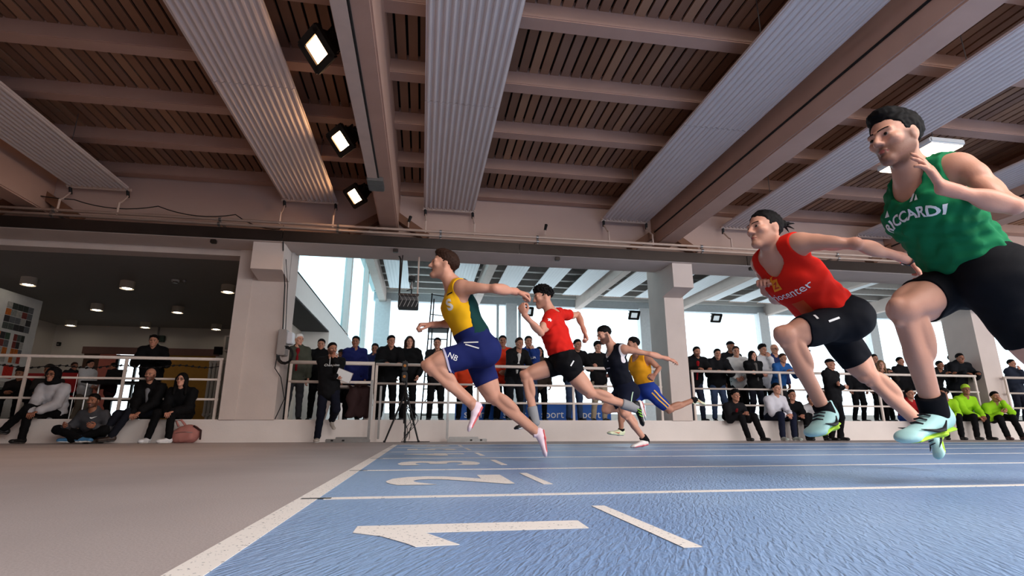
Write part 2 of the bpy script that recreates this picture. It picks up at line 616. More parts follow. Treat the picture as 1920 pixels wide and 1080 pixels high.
# ---- foyer on the left
fo = MB().box((-13.5, YW + 0.3, 3.4), (-3.1, 19.2, 3.6)).build('ceiling', M_FOYER, kind='structure')
MB().box((-11.75, YW + 0.3, 0.35), (-11.5, 18.8, 3.4)).build('wall_left', M_FWALL, kind='structure')
bw = MB().box((-13.5, 18.8, 2.55), (-3.1, 19.0, 3.4)).build('wall_foyer', M_FWALL, kind='structure')
M_ORANGE = mat('ochre_panel', (196, 140, 60), 0.6)
MB().box((-13.5, 18.8, 0.35), (-10.55, 19.0, 2.55)).build('wall_panel', M_FWALL, bw)
MB().box((-10.55, 18.8, 0.35), (-10.1, 19.0, 2.55)).build('wall_panel', mat('brown_panel', (92, 66, 52), 0.6), bw)
MB().box((-10.1, 18.8, 0.35), (-9.65, 19.0, 2.5)).build('door_jamb', mat('salmon_panel', (214, 120, 104), 0.6), bw)
MB().box((-8.45, 18.8, 0.35), (-8.2, 19.0, 2.55)).build('door_jamb', mat('brown_panel', (92, 66, 52), 0.6), bw)
MB().box((-8.2, 18.8, 0.35), (-6.7, 19.0, 2.55)).build('wall_panel', M_ORANGE, bw)
MB().box((-6.7, 18.8, 0.35), (-3.1, 19.0, 2.55)).build('wall_panel', M_FWALL, bw)
MB().box((-10.6, 18.74, 2.5), (-6.6, 18.82, 2.72)).build('door_head', mat('salmon_brown', (128, 92, 84), 0.6), bw)
dr = MB().box((-9.65, 18.86, 0.35), (-9.57, 18.94, 2.5)).build('door_1', M_BLACK, kind='structure')
for x in (-9.1, -8.55):
    MB().box((x, 18.86, 0.35), (x + 0.06, 18.94, 2.5)).build('door_stile', M_BLACK, dr)
for z in (0.35, 1.05, 2.42):
    MB().box((-9.6, 18.87, z), (-8.5, 18.93, z + 0.07)).build('door_rail', M_BLACK, dr)
for a, b in ((-9.57, -9.1), (-9.04, -8.55)):
    MB().box((a, 18.89, 0.4), (b, 18.90, 2.45)).build('pane', M_PANE, dr)
MB().box((-3.3, YW + 0.4, 0.35), (-3.1, 19, 3.4)).build('wall_right', M_FWALL, kind='structure')
# ================================================================== things hung from the ceilings
def corrugated(x0, x1, y0, y1, z, n=9, d=1.0):
    """ribbed sheet: n shallow tubes along Y, built as one profile swept along Y"""
    pts = []
    w = (x1 - x0) / n
    for i in range(n):
        a = x0 + i * w
        pts += [(a, z), (a + w * 0.18, z - 0.004 * d), (a + w * 0.28, z - 0.024 * d), (a + w * 0.5, z - 0.034 * d), (a + w * 0.72, z - 0.024 * d), (a + w * 0.82, z - 0.004 * d)]
    pts.append((x1, z))
    k = len(pts)
    top = [(x1, z + 0.03), (x0, z + 0.03)]
    prof = pts + top
    m = MB()
    m.poly([(p[0], y0, p[1]) for p in prof], (0, y1 - y0, 0))
    return m


def radiant_panel(xc, y0, y1, z, w, label, group, feeds=True, hang=0.5, n=12):
    r = root('radiant_panel', (xc, (y0 + y1) / 2, z), label, 'heating panel', group)
    x0, x1 = xc - w / 2, xc + w / 2
    L = (y1 - y0) / 3
    for i in range(3):
        corrugated(x0, x1, y0 + i * L, y0 + (i + 1) * L - 0.012, z, n, 0.55 if feeds else 0.25).build('panel_sheet', M_PANEL if feeds else M_PANEL2, r)
    MB().tube([(x0 - 0.02, y1 + 0.03, z - 0.01), (x1 + 0.02, y1 + 0.03, z - 0.01)], 0.028, 8).build('header_pipe', M_PIPE, r)
    h = MB()
    for i in range(n + 1):
        xx = x0 + (x1 - x0) * i / n
        MB_ = h.tube([(xx, y1 - 0.03, z - 0.012), (xx, y1 + 0.02, z - 0.012)], 0.014, 6)
    h.build('header_stubs', M_PIPE, r, kind='stuff')
    for s, xx in ((-1, x0 + 0.03), (1, x1 - 0.03)):
        if feeds:
            MB().tube([(xx, y1 + 0.03, z - 0.02), (xx + 0.01, y1 + 0.06, z - 0.14)], 0.026, 8).build('valve', M_BLACK, r)
            MB().tube([(xx + 0.01, y1 + 0.06, z - 0.10), (xx + 0.02, YW - 0.34, z - 0.30), (xx + 0.02, YW - 0.40, z - 0.34), (xx + 0.02, YW - 0.40, 3.66)], 0.017, 6).build('feed_pipe', M_PIPE, r)
        for f in (0.15, 0.5, 0.85):
            yy = y0 + (y1 - y0) * f
            MB().tube([(xx, yy, z + 0.02), (xx, yy, z + hang)], 0.006, 5).build('hanger', M_STEEL, r)
    return r


NAMES = ['radiant ceiling panel farthest left, above the poster wall', 'radiant ceiling panel left of the three lit floodlights',
         'radiant ceiling panel right of the floodlight beam, straight overhead', 'radiant ceiling panel left of the heavy dark concrete beam',
         'radiant ceiling panel passing behind the head of the runner in green', 'radiant ceiling panel at the far right, behind the green singlet']
for xc, nm in zip((-5.62, -2.16, 0.35, 3.83, 6.38, 9.5), NAMES):
    radiant_panel(xc, -0.8, YW - 0.22, 4.22, 0.95, 'grey ribbed ' + nm, 'radiant panels over the track')
far = [(-1.28, 'nearest the blue glazing'), (1.6, 'second from the blue glazing'), (3.65, 'third from the blue glazing'), (5.4, 'fourth from the blue glazing'),
       (7.05, 'fifth, above the runner in plain red'), (9.15, 'left of the square middle pillar'), (10.85, 'hidden behind the square middle pillar'), (12.5, 'just right of the square middle pillar'),
       (14.3, 'second right of the middle pillar'), (16.0, 'third right of the middle pillar'), (17.6, 'fourth right of the middle pillar'), (19.8, 'farthest right of the glazed hall')]
for xc, nm in far:
    radiant_panel(xc, YW + 1.2, 25.0, 6.62, 0.93, 'pale ribbed ceiling panel in the glazed hall, ' + nm, 'radiant panels in the glazed hall', feeds=False, hang=0.35, n=7)

# heating mains along the wall
for z, yy, nm in ((3.69, YW - 0.40, 'upper'), (3.60, YW - 0.42, 'lower')):
    r = root('heating_pipe', (0, yy, z), '%s of two beige heating pipes running along the girder' % nm, 'pipe', 'heating mains')
    MB().tube([(-12, yy, z), (18, yy, z)], 0.024, 10).build('pipe', M_PIPE, r, smooth=True)
    for x in (-6.1, -3.55, -1.6, 0.2, 2.0, 5.3, 8.3, 11.2):
        MB().tube([(x - 0.02, yy, z), (x + 0.02, yy, z)], 0.034, 10).build('pipe_clamp', M_STEEL, r)
        MB().box((x - 0.01, yy, z - 0.06), (x + 0.01, YW, z - 0.03)).build('pipe_bracket', M_STEEL, r)
# stub vents
for x, nm in ((-0.38, 'below the floodlight beam'), (2.15, 'between the two middle panels')):
    r = root('pipe_vent', (x, YW - 0.4, 3.74), 'short dark air vent standing on the heating pipe, ' + nm, 'vent', 'pipe vents')
    MB().tube([(x, YW - 0.4, 3.74), (x, YW - 0.4, 3.86)], 0.012, 6).build('stem', M_PIPE, r)
    MB().tube([(x, YW - 0.4, 3.84), (x + 0.03, YW - 0.38, 3.96)], [0.024, 0.03], 8).build('cap', M_BLACK, r)

# loose cable sagging along the upper wall at left
pts = []
sup = [(-7.6, 4.30), (-5.9, 3.93), (-4.6, 3.90), (-3.35, 3.83), (-2.5, 3.62)]
for (xa, za), (xb, zb) in zip(sup[:-1], sup[1:]):
    for t in np.linspace(0, 1, 8, endpoint=False):
        pts.append((xa + (xb - xa) * t, YW - 0.30, za + (zb - za) * t - 0.10 * 4 * t * (1 - t)))
pts.append((sup[-1][0], YW - 0.44, sup[-1][1]))
cb = MB().tube(pts, 0.009, 5).build('hanging_cable', M_BLACK)
tag(cb, 'thin black cable sagging along the upper wall at the left', 'cable')


def floodlight(loc, aim, side, label, power, col, size=1.0, emit=60, group='lit floodlights on the left beam', lens_rgb=(255, 196, 140)):
    loc = np.array(loc, float)
    f = nrm(aim)
    r = root('floodlight', loc, label, 'floodlight', group)
    s = nrm(np.cross(f, V(0, 0, 1)))
    u = np.cross(s, f)
    h = 0.15 * size
    m = MB()
    # tapered housing: big front frame, smaller back
    fr = [loc + f * 0.05 * size + s * a * h + u * b * h * 0.85 for a, b in ((-1, -1), (1, -1), (1, 1), (-1, 1))]
    bk = [loc - f * 0.14 * size + s * a * h * 0.55 + u * b * h * 0.5 for a, b in ((-1, -1), (1, -1), (1, 1), (-1, 1))]
    m.add(fr + bk, [(0, 1, 2, 3), (7, 6, 5, 4), (0, 4, 5, 1), (1, 5, 6, 2), (2, 6, 7, 3), (3, 7, 4, 0)])
    m.build('housing', M_LAMPBODY, r)
    fm = MB()
    for a, b, ha, hb in ((0, 1, 1.12, 0.22), (0, -1, 1.12, 0.22), (1, 0, 0.26, 0.98), (-1, 0, 0.26, 0.98)):
        fm.obox(loc + f * 0.06 * size + s * a * h + u * b * h * 0.86, (s, u, f), (h * ha, h * hb, 0.018 * size))
    fm.build('front_frame', M_LAMPBODY, r)
    MB().obox(loc + f * 0.056 * size, (s, u, f), (h * 0.72, h * 0.62, 0.004)).build('lens', mat_emit('flood_lens', lens_rgb, emit), r)
    gy_ = MB()
    for k in range(4):
        gy_.obox(loc - f * 0.16 * size + s * (k - 1.5) * 0.04 * size, (s, u, f), (0.006, h * 0.5, 0.03 * size))
    gy_.build('cooling_fins', M_LAMPBODY, r)
    MB().tube([loc + s * h * 1.15, loc + s * h * 1.15 + V(0, 0, 0.12 * size), loc - s * h * 1.15 + V(0, 0, 0.12 * size), loc - s * h * 1.15], 0.012 * size, 6).build('yoke', M_LAMPBODY, r)
    if side is not None:
        MB().tube([loc + V(0, 0, 0.12 * size), np.array(side, float)], 0.02 * size, 6).build('bracket_arm', M_LAMPBODY, r)
    if power:
        l = bpy.data.lights.new('flood_beam', 'SPOT')
        l.energy = power
        l.color = col
        l.spot_size = math.radians(88)
        l.spot_blend = 0.9
        l.shadow_soft_size = 0.12
        o = bpy.data.objects.new('flood_beam', l)
        o.location = tuple(f * 0.09)
        o.rotation_euler = Vector(f).to_track_quat('-Z', 'Y').to_euler()
        COL.objects.link(o)
        o.parent = r
    return r


for (x, y, em), nm in zip(((-1.20, 5.12, 12), (-1.22, 7.0, 60), (-1.24, 8.85, 60)), ('nearest the camera, its lens dimmest', 'in the middle, brightest, with a flare', 'closest to the back wall')):
    floodlight((x, y, 4.12), V(-0.60, -0.42, -0.68), (-0.92, y, 4.3), 'warm lit black floodlight on the left beam, ' + nm, 110, (1.0, 0.72, 0.54), 1.15, em)
for x, nm in ((5.15, 'above the plain red runner'), (10.9, 'left of the middle pillar'), (15.6, 'right of the middle pillar')):
    floodlight((x, 26.6, 6.1), V(0, -0.8, -0.6), None, 'small unlit floodlight under the far window head, ' + nm, 0, None, 1.6, 0.4, 'unlit floodlights on the far windows', (210, 220, 225))  # lamps are off; the lens material carries a faint added glow
# flat luminaire showing behind the head of the runner in green
lr = root('ceiling_luminaire', (7.18, 6.2, 4.12), 'bright flat ceiling luminaire behind the neck of the runner in green', 'ceiling light')
MB().bbox((6.92, 5.75, 4.13), (7.5, 6.7, 4.22), 0.02).build('housing', M_WHITE, lr)
MB().box((6.95, 5.78, 4.118), (7.47, 6.67, 4.13)).build('diffuser', mat_emit('luminaire_diffuser', (255, 228, 200), 6), lr)
for yy in (5.95, 6.5):
    MB().tube([(7.2, yy, 4.2), (7.2, yy, 4.55)], 0.008, 5).build('hanger', M_STEEL, lr)

# foyer downlights
k = 0
rows = ['front', 'middle', 'back']
cols = ['left', 'middle', 'right']
M_DOWN = mat_emit('downlight_lamp', (255, 244, 225), 9.0)
M_CAN = mat('downlight_can', (206, 196, 180), 0.5)
for j, y in enumerate((12.8, 15.4, 17.95)):
    for i, x in enumerate(((-8.55, -6.6, -4.5), (-8.56, -6.6, -4.5), (-10.6, -8.54, -6.5))[j]):
        r = root('ceiling_downlight', (x, y, 3.4), '%s drum downlight in the %s row of the foyer ceiling' % (cols[i], rows[j]), 'ceiling light', 'foyer downlights')
        m = MB()
        m.tube([(x, y, 3.4), (x, y, 3.23)], 0.145, 20, cap=False)
        m.tube([(x, y, 3.23), (x, y, 3.4)], 0.135, 20, cap=False)
        m.build('can', M_CAN, r, smooth=True)
        MB().tube([(x, y, 3.255), (x, y, 3.28)], 0.132, 20).build('reflector', M_STEEL, r)
        for t in range(3):
            a = t * 2.1
            MB().tube([(x + 0.06 * math.cos(a), y + 0.06 * math.sin(a), 3.235), (x + 0.06 * math.cos(a), y + 0.06 * math.sin(a), 3.256)], 0.042, 10).build('lamp', M_DOWN, r)
r = root('smoke_detector', (-5.45, 12.5, 3.4), 'small flat smoke detector between two foyer downlights', 'detector')
MB().tube([(-5.5, 12.5, 3.4), (-5.5, 12.5, 3.36)], 0.08, 14).build('housing', M_WHITE, r)
MB().tube([(-5.5, 12.5, 3.36), (-5.5, 12.5, 3.33)], 0.05, 14).build('sensor', M_STEEL, r)
MB().tube([(-5.32, 12.5, 3.4), (-5.3, 12.5, 3.36)], [0.04, 0.025], 10).build('indicator', M_STEEL, r)
r = root('exit_sign', (-8.5, 18.7, 2.95), 'small dark green exit sign high on the foyer wall', 'sign')
MB().bbox((-8.72, 18.68, 2.92), (-8.28, 18.79, 3.12), 0.01).build('housing', mat('sign_green', (16, 46, 34), 0.5), r)
MB().box((-8.52, 18.72, 3.12), (-8.48, 18.78, 3.40)).build('stem', M_STEEL, r)

# ================================================================== railings on the ledge
YR = YW + 0.10


def railing(x0, x1, zs, posts, label, r=0.026, ends=True):
    t = root('railing', ((x0 + x1) / 2, YR, 0.36), label, 'railing', 'white railings on the ledge')
    for i, z in enumerate(zs):
        MB().tube([(x0, YR, z), (x1, YR, z)], r if i == 0 else r * 0.72, 10).build('rail', M_RAIL, t, smooth=True)
    for x in posts:
        MB().bbox((x - 0.022, YR - 0.02, 0.355), (x + 0.022, YR + 0.02, zs[0]), 0.006).build('post', M_RAIL, t)
    return t


railing(-11.5, -3.36, (1.355, 1.015, 0.69), (-9.1, -7.7, -6.28, -4.85, -3.39), 'white tube railing on the ledge in front of the foyer, left of the wide pillar')
railing(-2.28, -0.86, (1.33, 1.0), (-2.26, -0.88), 'short two-rail white railing between the wide pillar and the tripod', 0.034)
railing(-0.84, 4.5, (1.32, 0.985, 0.665), (-0.82, 0.98, 2.75, 4.47), 'white three-rail railing behind the leading runners, left of the square middle pillar', 0.028)
railing(5.12, 11.6, (1.30, 0.965, 0.655), (5.14, 7.0, 9.2, 11.56), 'white three-rail railing right of the square middle pillar')
railing(12.3, 17, (1.28, 0.95, 0.64), (12.33, 14.5), 'white railing beyond the right-hand pillar')
# barbed decorative cord on the foyer rail
cd = MB().tube([(-11.5 + 0.1 * i, YR + 0.05, 1.19 + 0.02 * math.sin(i * 0.7) + (0.05 * max(0, i - 55) / 25)) for i in range(82)], 0.007, 5)
for i in range(80):
    cd.obox((-11.45 + 0.1 * i, YR + 0.05, 1.19 + 0.02 * math.sin(i * 0.7) + (0.05 * max(0, i - 55) / 25)), (V(1, 0, 0.4), V(0, 1, 0), V(-0.4, 0, 1)), (0.02, 0.008, 0.014))
tag(cd.build('light_string', M_BLACK), 'black string of small lights stretched behind the foyer railing', 'string lights')

# radiator beside the wide pillar
r = root('radiator', (-4.05, 12.2, 0.36), 'tall ribbed column radiator behind the foyer railing, next to the wide pillar', 'radiator')
M_RAD = mat('radiator_enamel', (196, 188, 178), 0.45)
for i in range(9):
    MB().bbox((-4.42 + i * 0.075, 12.1, 0.45), (-4.42 + i * 0.075 + 0.045, 12.22, 1.62), 0.015).build('column', M_RAD, r)
for z in (0.5, 1.56):
    MB().tube([(-4.44, 12.16, z), (-3.72, 12.16, z)], 0.025, 8).build('manifold', M_RAD, r)
for x in (-4.35, -3.85):
    MB().box((x - 0.02, 12.12, 0.35), (x + 0.02, 12.2, 0.47)).build('foot', M_RAD, r)
# loudspeaker box on the foyer wall
r = root('wall_speaker', (-6.2, 18.6, 2.6), 'pale boxy loudspeaker fixed high in the foyer corner beside the downlights', 'speaker')
MB().bbox((-6.4, 18.45, 2.62), (-5.9, 18.79, 3.15), 0.02).build('cabinet', M_CONC, r)
MB().box((-6.33, 18.43, 2.68), (-5.97, 18.455, 3.09)).build('grille', mat('speaker_grille', (120, 116, 112), 0.8), r)
MB().box((-6.75, 18.7, 2.55), (-6.5, 18.79, 2.8)).build('bracket', M_DARK, r)
# wall switch on the foyer's left wall and the column sign
r = root('wall_thermostat', (-10.9, 18.7, 2.65), 'tiny black thermostat on the pale foyer wall', 'thermostat')
MB().bbox((-11.35, 18.72, 2.72), (-11.25, 18.8, 2.84), 0.01).build('body', M_BLACK, r)
MB().box((-11.33, 18.71, 2.75), (-11.27, 18.722, 2.79)).build('display', M_STEEL, r)

# poster board at the left edge
bo = root('poster_board', (-9.6, 13.6, 0.36), 'white display board with photo collages and red and green blocks at the left edge', 'board')
bx = V(-0.04, -1.0, 0)
bx = nrm(bx)
c0 = V(-9.0, 14.0, 0)     # right edge of the board
by = nrm(V(-1.0, 0.04, 0))


def bpt(u, z, d=0.0):
    return c0 + bx * u + V(0, 0, z) - by * d


MB().obox(bpt(0.9, 1.75, 0), (bx, V(0, 0, 1), by), (0.9, 1.38, 0.04)).build('board', mat('board_white', (222, 220, 216), 0.6), bo)
cols_ = [(200, 110, 50), (90, 96, 92), (60, 66, 62), (130, 60, 56), (150, 152, 148), (70, 90, 74), (170, 60, 50), (110, 112, 116), (60, 58, 60), (180, 176, 170)]
rnd = random.Random(11)


def collage(u0, u1, z0, z1, nu, nz, base=None):
    for i in range(nu):
        for j in range(nz):
            a, b = u0 + (u1 - u0) * i / nu, u0 + (u1 - u0) * (i + 1) / nu - 0.012
            c, d = z0 + (z1 - z0) * j / nz, z0 + (z1 - z0) * (j + 1) / nz - 0.012
            cc = base or cols_[rnd.randrange(len(cols_))]
            MB().obox(bpt((a + b) / 2, (c + d) / 2, 0.043), (bx, V(0, 0, 1), by), ((b - a) / 2, (d - c) / 2, 0.004)).build('photo', mat('photo_print', cc, 0.5, var=0.6, scale=30), bo)


collage(0.22, 1.0, 2.32, 2.92, 5, 4)
collage(0.30, 0.62, 1.62, 2.26, 3, 4)
collage(0.72, 1.4, 1.62, 2.26, 5, 4)
collage(0.42, 0.70, 1.28, 1.58, 1, 1, (206, 52, 42))
collage(0.80, 1.02, 1.36, 1.58, 1, 1, (60, 60, 62))
collage(1.08, 1.4, 1.28, 1.58, 1, 1, (30, 96, 52))
collage(0.40, 1.3, 0.85, 1.22, 5, 3)
collage(0.10, 0.32, 1.42, 1.58, 1, 1, (24, 24, 26))
for u in (0.15, 1.65):
    MB().obox(bpt(u, 0.36, 0), (bx, V(0, 0, 1), by), (0.03, 0.02, 0.22)).build('foot', M_STEEL, bo)

# foyer table
tb = root('folding_table', (-5.75, 11.7, 0.36), 'dark folding table with a small laptop behind the foyer railing', 'table')
MB().bbox((-6.4, 11.45, 1.06), (-5.1, 11.95, 1.10), 0.01).build('table_top', M_BLACK, tb)
for x in (-6.3, -5.2):
    for y in (11.5, 11.9):
        MB().tube([(x, y, 0.352), (x, y, 1.06)], 0.018, 6).build('leg', M_STEEL, tb)
lp = root('laptop', (-6.0, 11.6, 1.10), 'small dark laptop lying on the foyer table', 'laptop')
MB().bbox((-6.15, 11.5, 1.10), (-5.8, 11.75, 1.125), 0.006).build('base', M_DARK, lp)
MB().obox((-5.975, 11.77, 1.23), (V(1, 0, 0), V(0, 0.25, 1), V(0, 1, -0.25)), (0.175, 0.12, 0.008)).build('screen', M_BLACK, lp)

# ================================================================== finish-line equipment
# hanging camera cradle
r = root('finish_camera_cradle', (-0.33, YW - 0.1, 2.3), 'black wire cradle hanging from the girder on two pipes', 'camera mount')
yc = YW - 0.12
MB().tube([(-0.62, yc, 3.40), (-0.56, yc, 3.33), (-0.50, yc, 3.22), (-0.49, yc, 2.55)], 0.018, 7).build('hanger_pipe', M_DSTEEL, r)
MB().tube([(-0.46, yc - 0.06, 3.37), (-0.49, yc - 0.06, 2.3)], 0.012, 6).build('hanger_pipe', M_DSTEEL, r)
MB().tube([(-0.17, yc, 3.37), (-0.17, yc, 2.3)], 0.016, 7).build('hanger_pipe', M_PIPE, r)
MB().bbox((-0.50, yc - 0.16, 2.29), (-0.14, yc + 0.12, 2.42), 0.01).build('tray', M_BLACK, r)
MB().bbox((-0.50, yc - 0.17, 2.50), (-0.14, yc - 0.13, 2.54), 0.006).build('tray_rim', M_DSTEEL, r)
MB().bbox((-0.48, yc - 0.1, 2.42), (-0.16, yc + 0.08, 2.52), 0.01).build('power_supply', mat('grey_box', (90, 88, 88), 0.5), r)
for i in range(5):
    a = -0.47 + 0.07 * i
    MB().tube([(a, yc - 0.165, 2.30), (a + 0.05, yc - 0.175, 2.42), (a - 0.02, yc - 0.17, 2.53)], 0.005, 5).build('wire', M_STEEL, r)
r = root('finish_camera', (-0.29, yc, 2.54), 'compact black photo-finish camera on a small tripod head in the cradle', 'camera')
MB().bbox((-0.34, yc - 0.09, 2.80), (-0.22, yc + 0.06, 2.89), 0.01).build('body', M_BLACK, r)
MB().tube([(-0.28, yc - 0.09, 2.84), (-0.28, yc - 0.16, 2.84)], 0.035, 12).build('lens', M_BLACK, r)
MB().bbox((-0.335, yc - 0.1, 2.885), (-0.225, yc + 0.05, 2.9), 0.004).build('top_plate', M_STEEL, r)
MB().tube([(-0.28, yc, 2.80), (-0.285, yc, 2.72), (-0.27, yc, 2.66)], [0.022, 0.03, 0.022], 8).build('ball_head', M_STEEL, r)
MB().tube([(-0.27, yc, 2.68), (-0.28, yc, 2.54)], 0.014, 8).build('column', M_BLACK, r)
MB().tube([(-0.27, yc, 2.66), (-0.36, yc - 0.04, 2.62)], 0.01, 6).build('handle', M_BLACK, r)

# tripod with photocells and cables
tx, ty = -0.28, YW - 0.42
r = root('timing_tripod', (tx, ty, 0), 'black tripod with twin photocells and tangled cables at the finish line', 'tripod')
MB().tube([(tx, ty, 0.30), (tx, ty, 1.10)], 0.02, 8).build('column', M_BLACK, r)
for a, b in ((-0.30, -0.02), (0.24, 0.05), (0.03, -0.22)):
    MB().tube([(tx, ty, 0.82), (tx + a, ty + b, 0.012)], [0.02, 0.014], 7).build('leg', M_BLACK, r)
    MB().tube([(tx + a, ty + b, 0.03), (tx + a * 1.02, ty + b * 1.02, 0.0)], 0.02, 7).build('foot', M_BLACK, r)
for z in (1.24, 1.06):
    p = MB().bbox((tx - 0.08, ty - 0.05, z - 0.08), (tx + 0.01, ty + 0.06, z + 0.08), 0.012).build('photocell', M_BLACK, r)
    MB().tube([(tx - 0.035, ty - 0.05, z), (tx - 0.035, ty - 0.07, z)], 0.024, 12).build('lens_ring', mat('amber_ring', (150, 96, 44), 0.4, metal=0.6), p)
MB().tube([(tx - 0.035, ty, 0.95), (tx - 0.035, ty, 1.34)], 0.012, 6).build('mast', M_BLACK, r)
rnd = random.Random(5)
for i in range(6):
    pts = [(tx + 0.01, ty - 0.02, 0.85 - 0.05 * i)]
    a0 = rnd.uniform(-0.26, 0.2)
    for t in np.linspace(0.15, 1, 9):
        pts.append((tx + a0 * math.sin(t * 3.0) + 0.05 * math.sin(t * 9 + i), ty - 0.05 - 0.06 * math.sin(t * 5 + i), max(0.012, (0.85 - 0.05 * i) * (1 - t ** 1.2))))
    pts.append((tx + a0 + 0.25, ty - 0.03, 0.012))
    MB().tube(pts, 0.006, 5).build('cable', M_BLACK, r)


def hurdle_frame(xb, xe, xp, h1, h2, label):
    r = root('barrier_frame', ((xb + xe) / 2, YW - 0.32, 0), label, 'barrier', 'folded metal barriers by the wall')
    y = YW - 0.32
    MB().bbox((min(xb, xe), y - 0.03, 0.0), (max(xb, xe), y + 0.03, 0.055), 0.008).build('base_bar', M_STEEL, r)
    a, b = sorted((xb + (xe - xb) * 0.2, xb + (xe - xb) * 0.95))
    MB().bbox((a, y + 0.07, 0.03), (b, y + 0.12, 0.085), 0.008).build('base_bar', M_STEEL, r)
    MB().bbox((xp - 0.02, y - 0.02, 0.05), (xp + 0.02, y + 0.02, h1), 0.006).build('upright', M_STEEL, r)
    if h2:
        MB().bbox((xp + 0.13, y + 0.08, 0.05), (xp + 0.165, y + 0.115, h2), 0.006).build('upright', M_STEEL, r)
    for t in (0.15, 0.4):
        xx = xb + (xe - xb) * t
        MB().bbox((xx - 0.02, y - 0.036, 0.02), (xx + 0.02, y - 0.028, 0.045), 0.003).build('end_plug', M_BLACK, r)


hurdle_frame(-1.52, -0.82, -0.85, 1.01, 0.92, 'grey metal barrier with two uprights, base bar pointing left, left of the tripod')
hurdle_frame(1.10, 0.43, 0.43, 0.90, None, 'grey metal barrier with one upright behind the yellow runner, base bar pointing right')

# step ladder on the terrace
r = root('platform_ladder', (0.25, 11.2, 0.36), 'tall thin black platform ladder standing behind the railing', 'ladder')
M_LAD = mat('black_steel_tube', (26, 26, 28), 0.4, metal=0.5)
yl = 11.2
for xa, xb, yy in ((-0.02, 0.11, yl), (0.40, 0.47, yl), (0.10, 0.16, yl + 0.5), (0.52, 0.56, yl + 0.5)):
    MB().tube([(xa, yy, 0.352), (xb, yy, 2.4 if xa > 0.3 else 3.0)], 0.016, 6).build('stile', M_LAD, r)
for i in range(8):
    t = 0.06 + i * 0.125
    z = 0.36 + 2.05 * t
    MB().tube([(-0.02 + 0.09 * t, yl, z), (0.40 + 0.06 * t, yl, z)], 0.012, 6).build('rung', M_LAD, r)
for z in (2.55, 2.98):
    MB().tube([(0.09, yl, z), (0.55, yl + 0.25, z)], 0.010, 6).build('guard_rail', M_LAD, r)
MB().tube([(0.55, yl + 0.25, 2.3), (0.55, yl + 0.25, 2.98)], 0.010, 6).build('guard_rail', M_LAD, r)
MB().tube([(0.0, yl, 0.7), (0.45, yl + 0.45, 1.2)], 0.010, 6).build('brace', M_LAD, r)
MB().bbox((0.05, yl, 2.24), (0.5, yl + 0.5, 2.28), 0.006).build('platform', M_LAD, r)

# electrical box and cables on the wide pillar
r = root('electrical_box', (-2.34, YW - 0.12, 1.3), 'grey electrical cabinet with a coil of cables on the wide pillar', 'electrical box')
MB().bbox((-2.47, YW - 0.16, 1.42), (-2.33, YW + 0.1, 1.86), 0.012).build('cabinet', mat('grey_box_paint', (150, 142, 138), 0.5), r)
MB().bbox((-2.33, YW - 0.13, 1.62), (-2.24, YW + 0.08, 1.82), 0.01).build('socket_box', mat('pale_box', (205, 205, 210), 0.5), r)
for k in range(4):
    pts = [(-2.32 + 0.10 * (1 + 0.12 * k) * math.cos(a), YW - 0.12 - 0.01 * k, 1.42 + 0.12 * (1 + 0.1 * k) * math.sin(a)) for a in np.linspace(0, 2 * math.pi, 14)]
    MB().tube(pts, 0.008, 5).build('cable_coil', M_BLACK, r)
pts = [(-2.44, YW - 0.62, 3.36), (-2.43, YW - 0.5, 3.0), (-2.42, YW - 0.25, 2.6), (-2.40, YW - 0.15, 1.86)]
MB().tube(pts, 0.011, 6).build('supply_cable', M_BLACK, r)
MB().tube([(p[0] + 0.045, p[1], p[2]) for p in pts[1:]], 0.007, 5).build('supply_cable', M_BLACK, r)
MB().tube([(-2.45, YW - 0.13, 1.42), (-2.47, YW - 0.1, 1.2), (-2.36, YW - 0.1, 1.05), (-2.28, YW - 0.05, 0.7), (-2.40, YW - 0.03, 0.37)], 0.008, 5).build('supply_cable', M_BLACK, r)

# advertising banner on the terrace, seen between the legs of the crowd
r = root('sponsor_banner', (2.4, 11.9, 0.36), 'blue sponsor banner with white lettering low behind the spectators', 'banner')
MB().box((0.7, 11.9, 0.36), (4.2, 11.92, 0.74)).build('sheet', mat('banner_blue', (28, 96, 190), 0.5), r)
for i, xx in enumerate((1.15, 2.0, 2.85, 3.7)):
    v, f = text_mesh('sport', 0.24)
    mesh_obj('lettering', np.stack([xx + v[:, 0], np.full(len(v), 11.896), 0.52 + v[:, 1]], 1), f, M_PWHITE, r)
for xx in (0.72, 2.45, 4.18):
    MB().tube([(xx, 11.93, 0.355), (xx, 11.93, 0.76)], 0.012, 6).build('stake', M_STEEL, r)
# side bench on the terrace by the first railing: grey trestle table
r = root('trestle_table', (-1.35, 10.35, 0.36), 'white trestle table with a dark jacket hanging over it, behind the short railing', 'table')
MB().bbox((-1.75, 10.1, 0.93), (-0.95, 10.45, 0.97), 0.008).build('table_top', M_CONC, r)
for x, dx in ((-1.62, -0.14), (-1.03, 0.05)):
    for y in (10.15, 10.40):
        MB().obox((x + dx / 2, y, 0.64), (V(dx, 0, -0.58), V(1, 0, 0), V(0, 1, 0)), (0.30, 0.03, 0.02)).build('leg', M_CONC, r)
r = root('draped_jacket', (-1.12, 10.08, 0.5), 'dark maroon jacket draped over the edge of the trestle table', 'jacket')
m = MB()
g = [[(-1.32 + 0.42 * i / 8 + 0.03 * math.sin(j * 1.3 + i), 10.07 + 0.02 * math.sin(i * 1.9 + j * 0.5), 0.99 - 0.55 * j / 8 - 0.05 * abs(math.sin(i * 1.1))) for i in range(9)] for j in range(9)]
vs = [p for row in g for p in row] + [(p[0], p[1] - 0.025, p[2]) for row in g for p in row]
fs = []
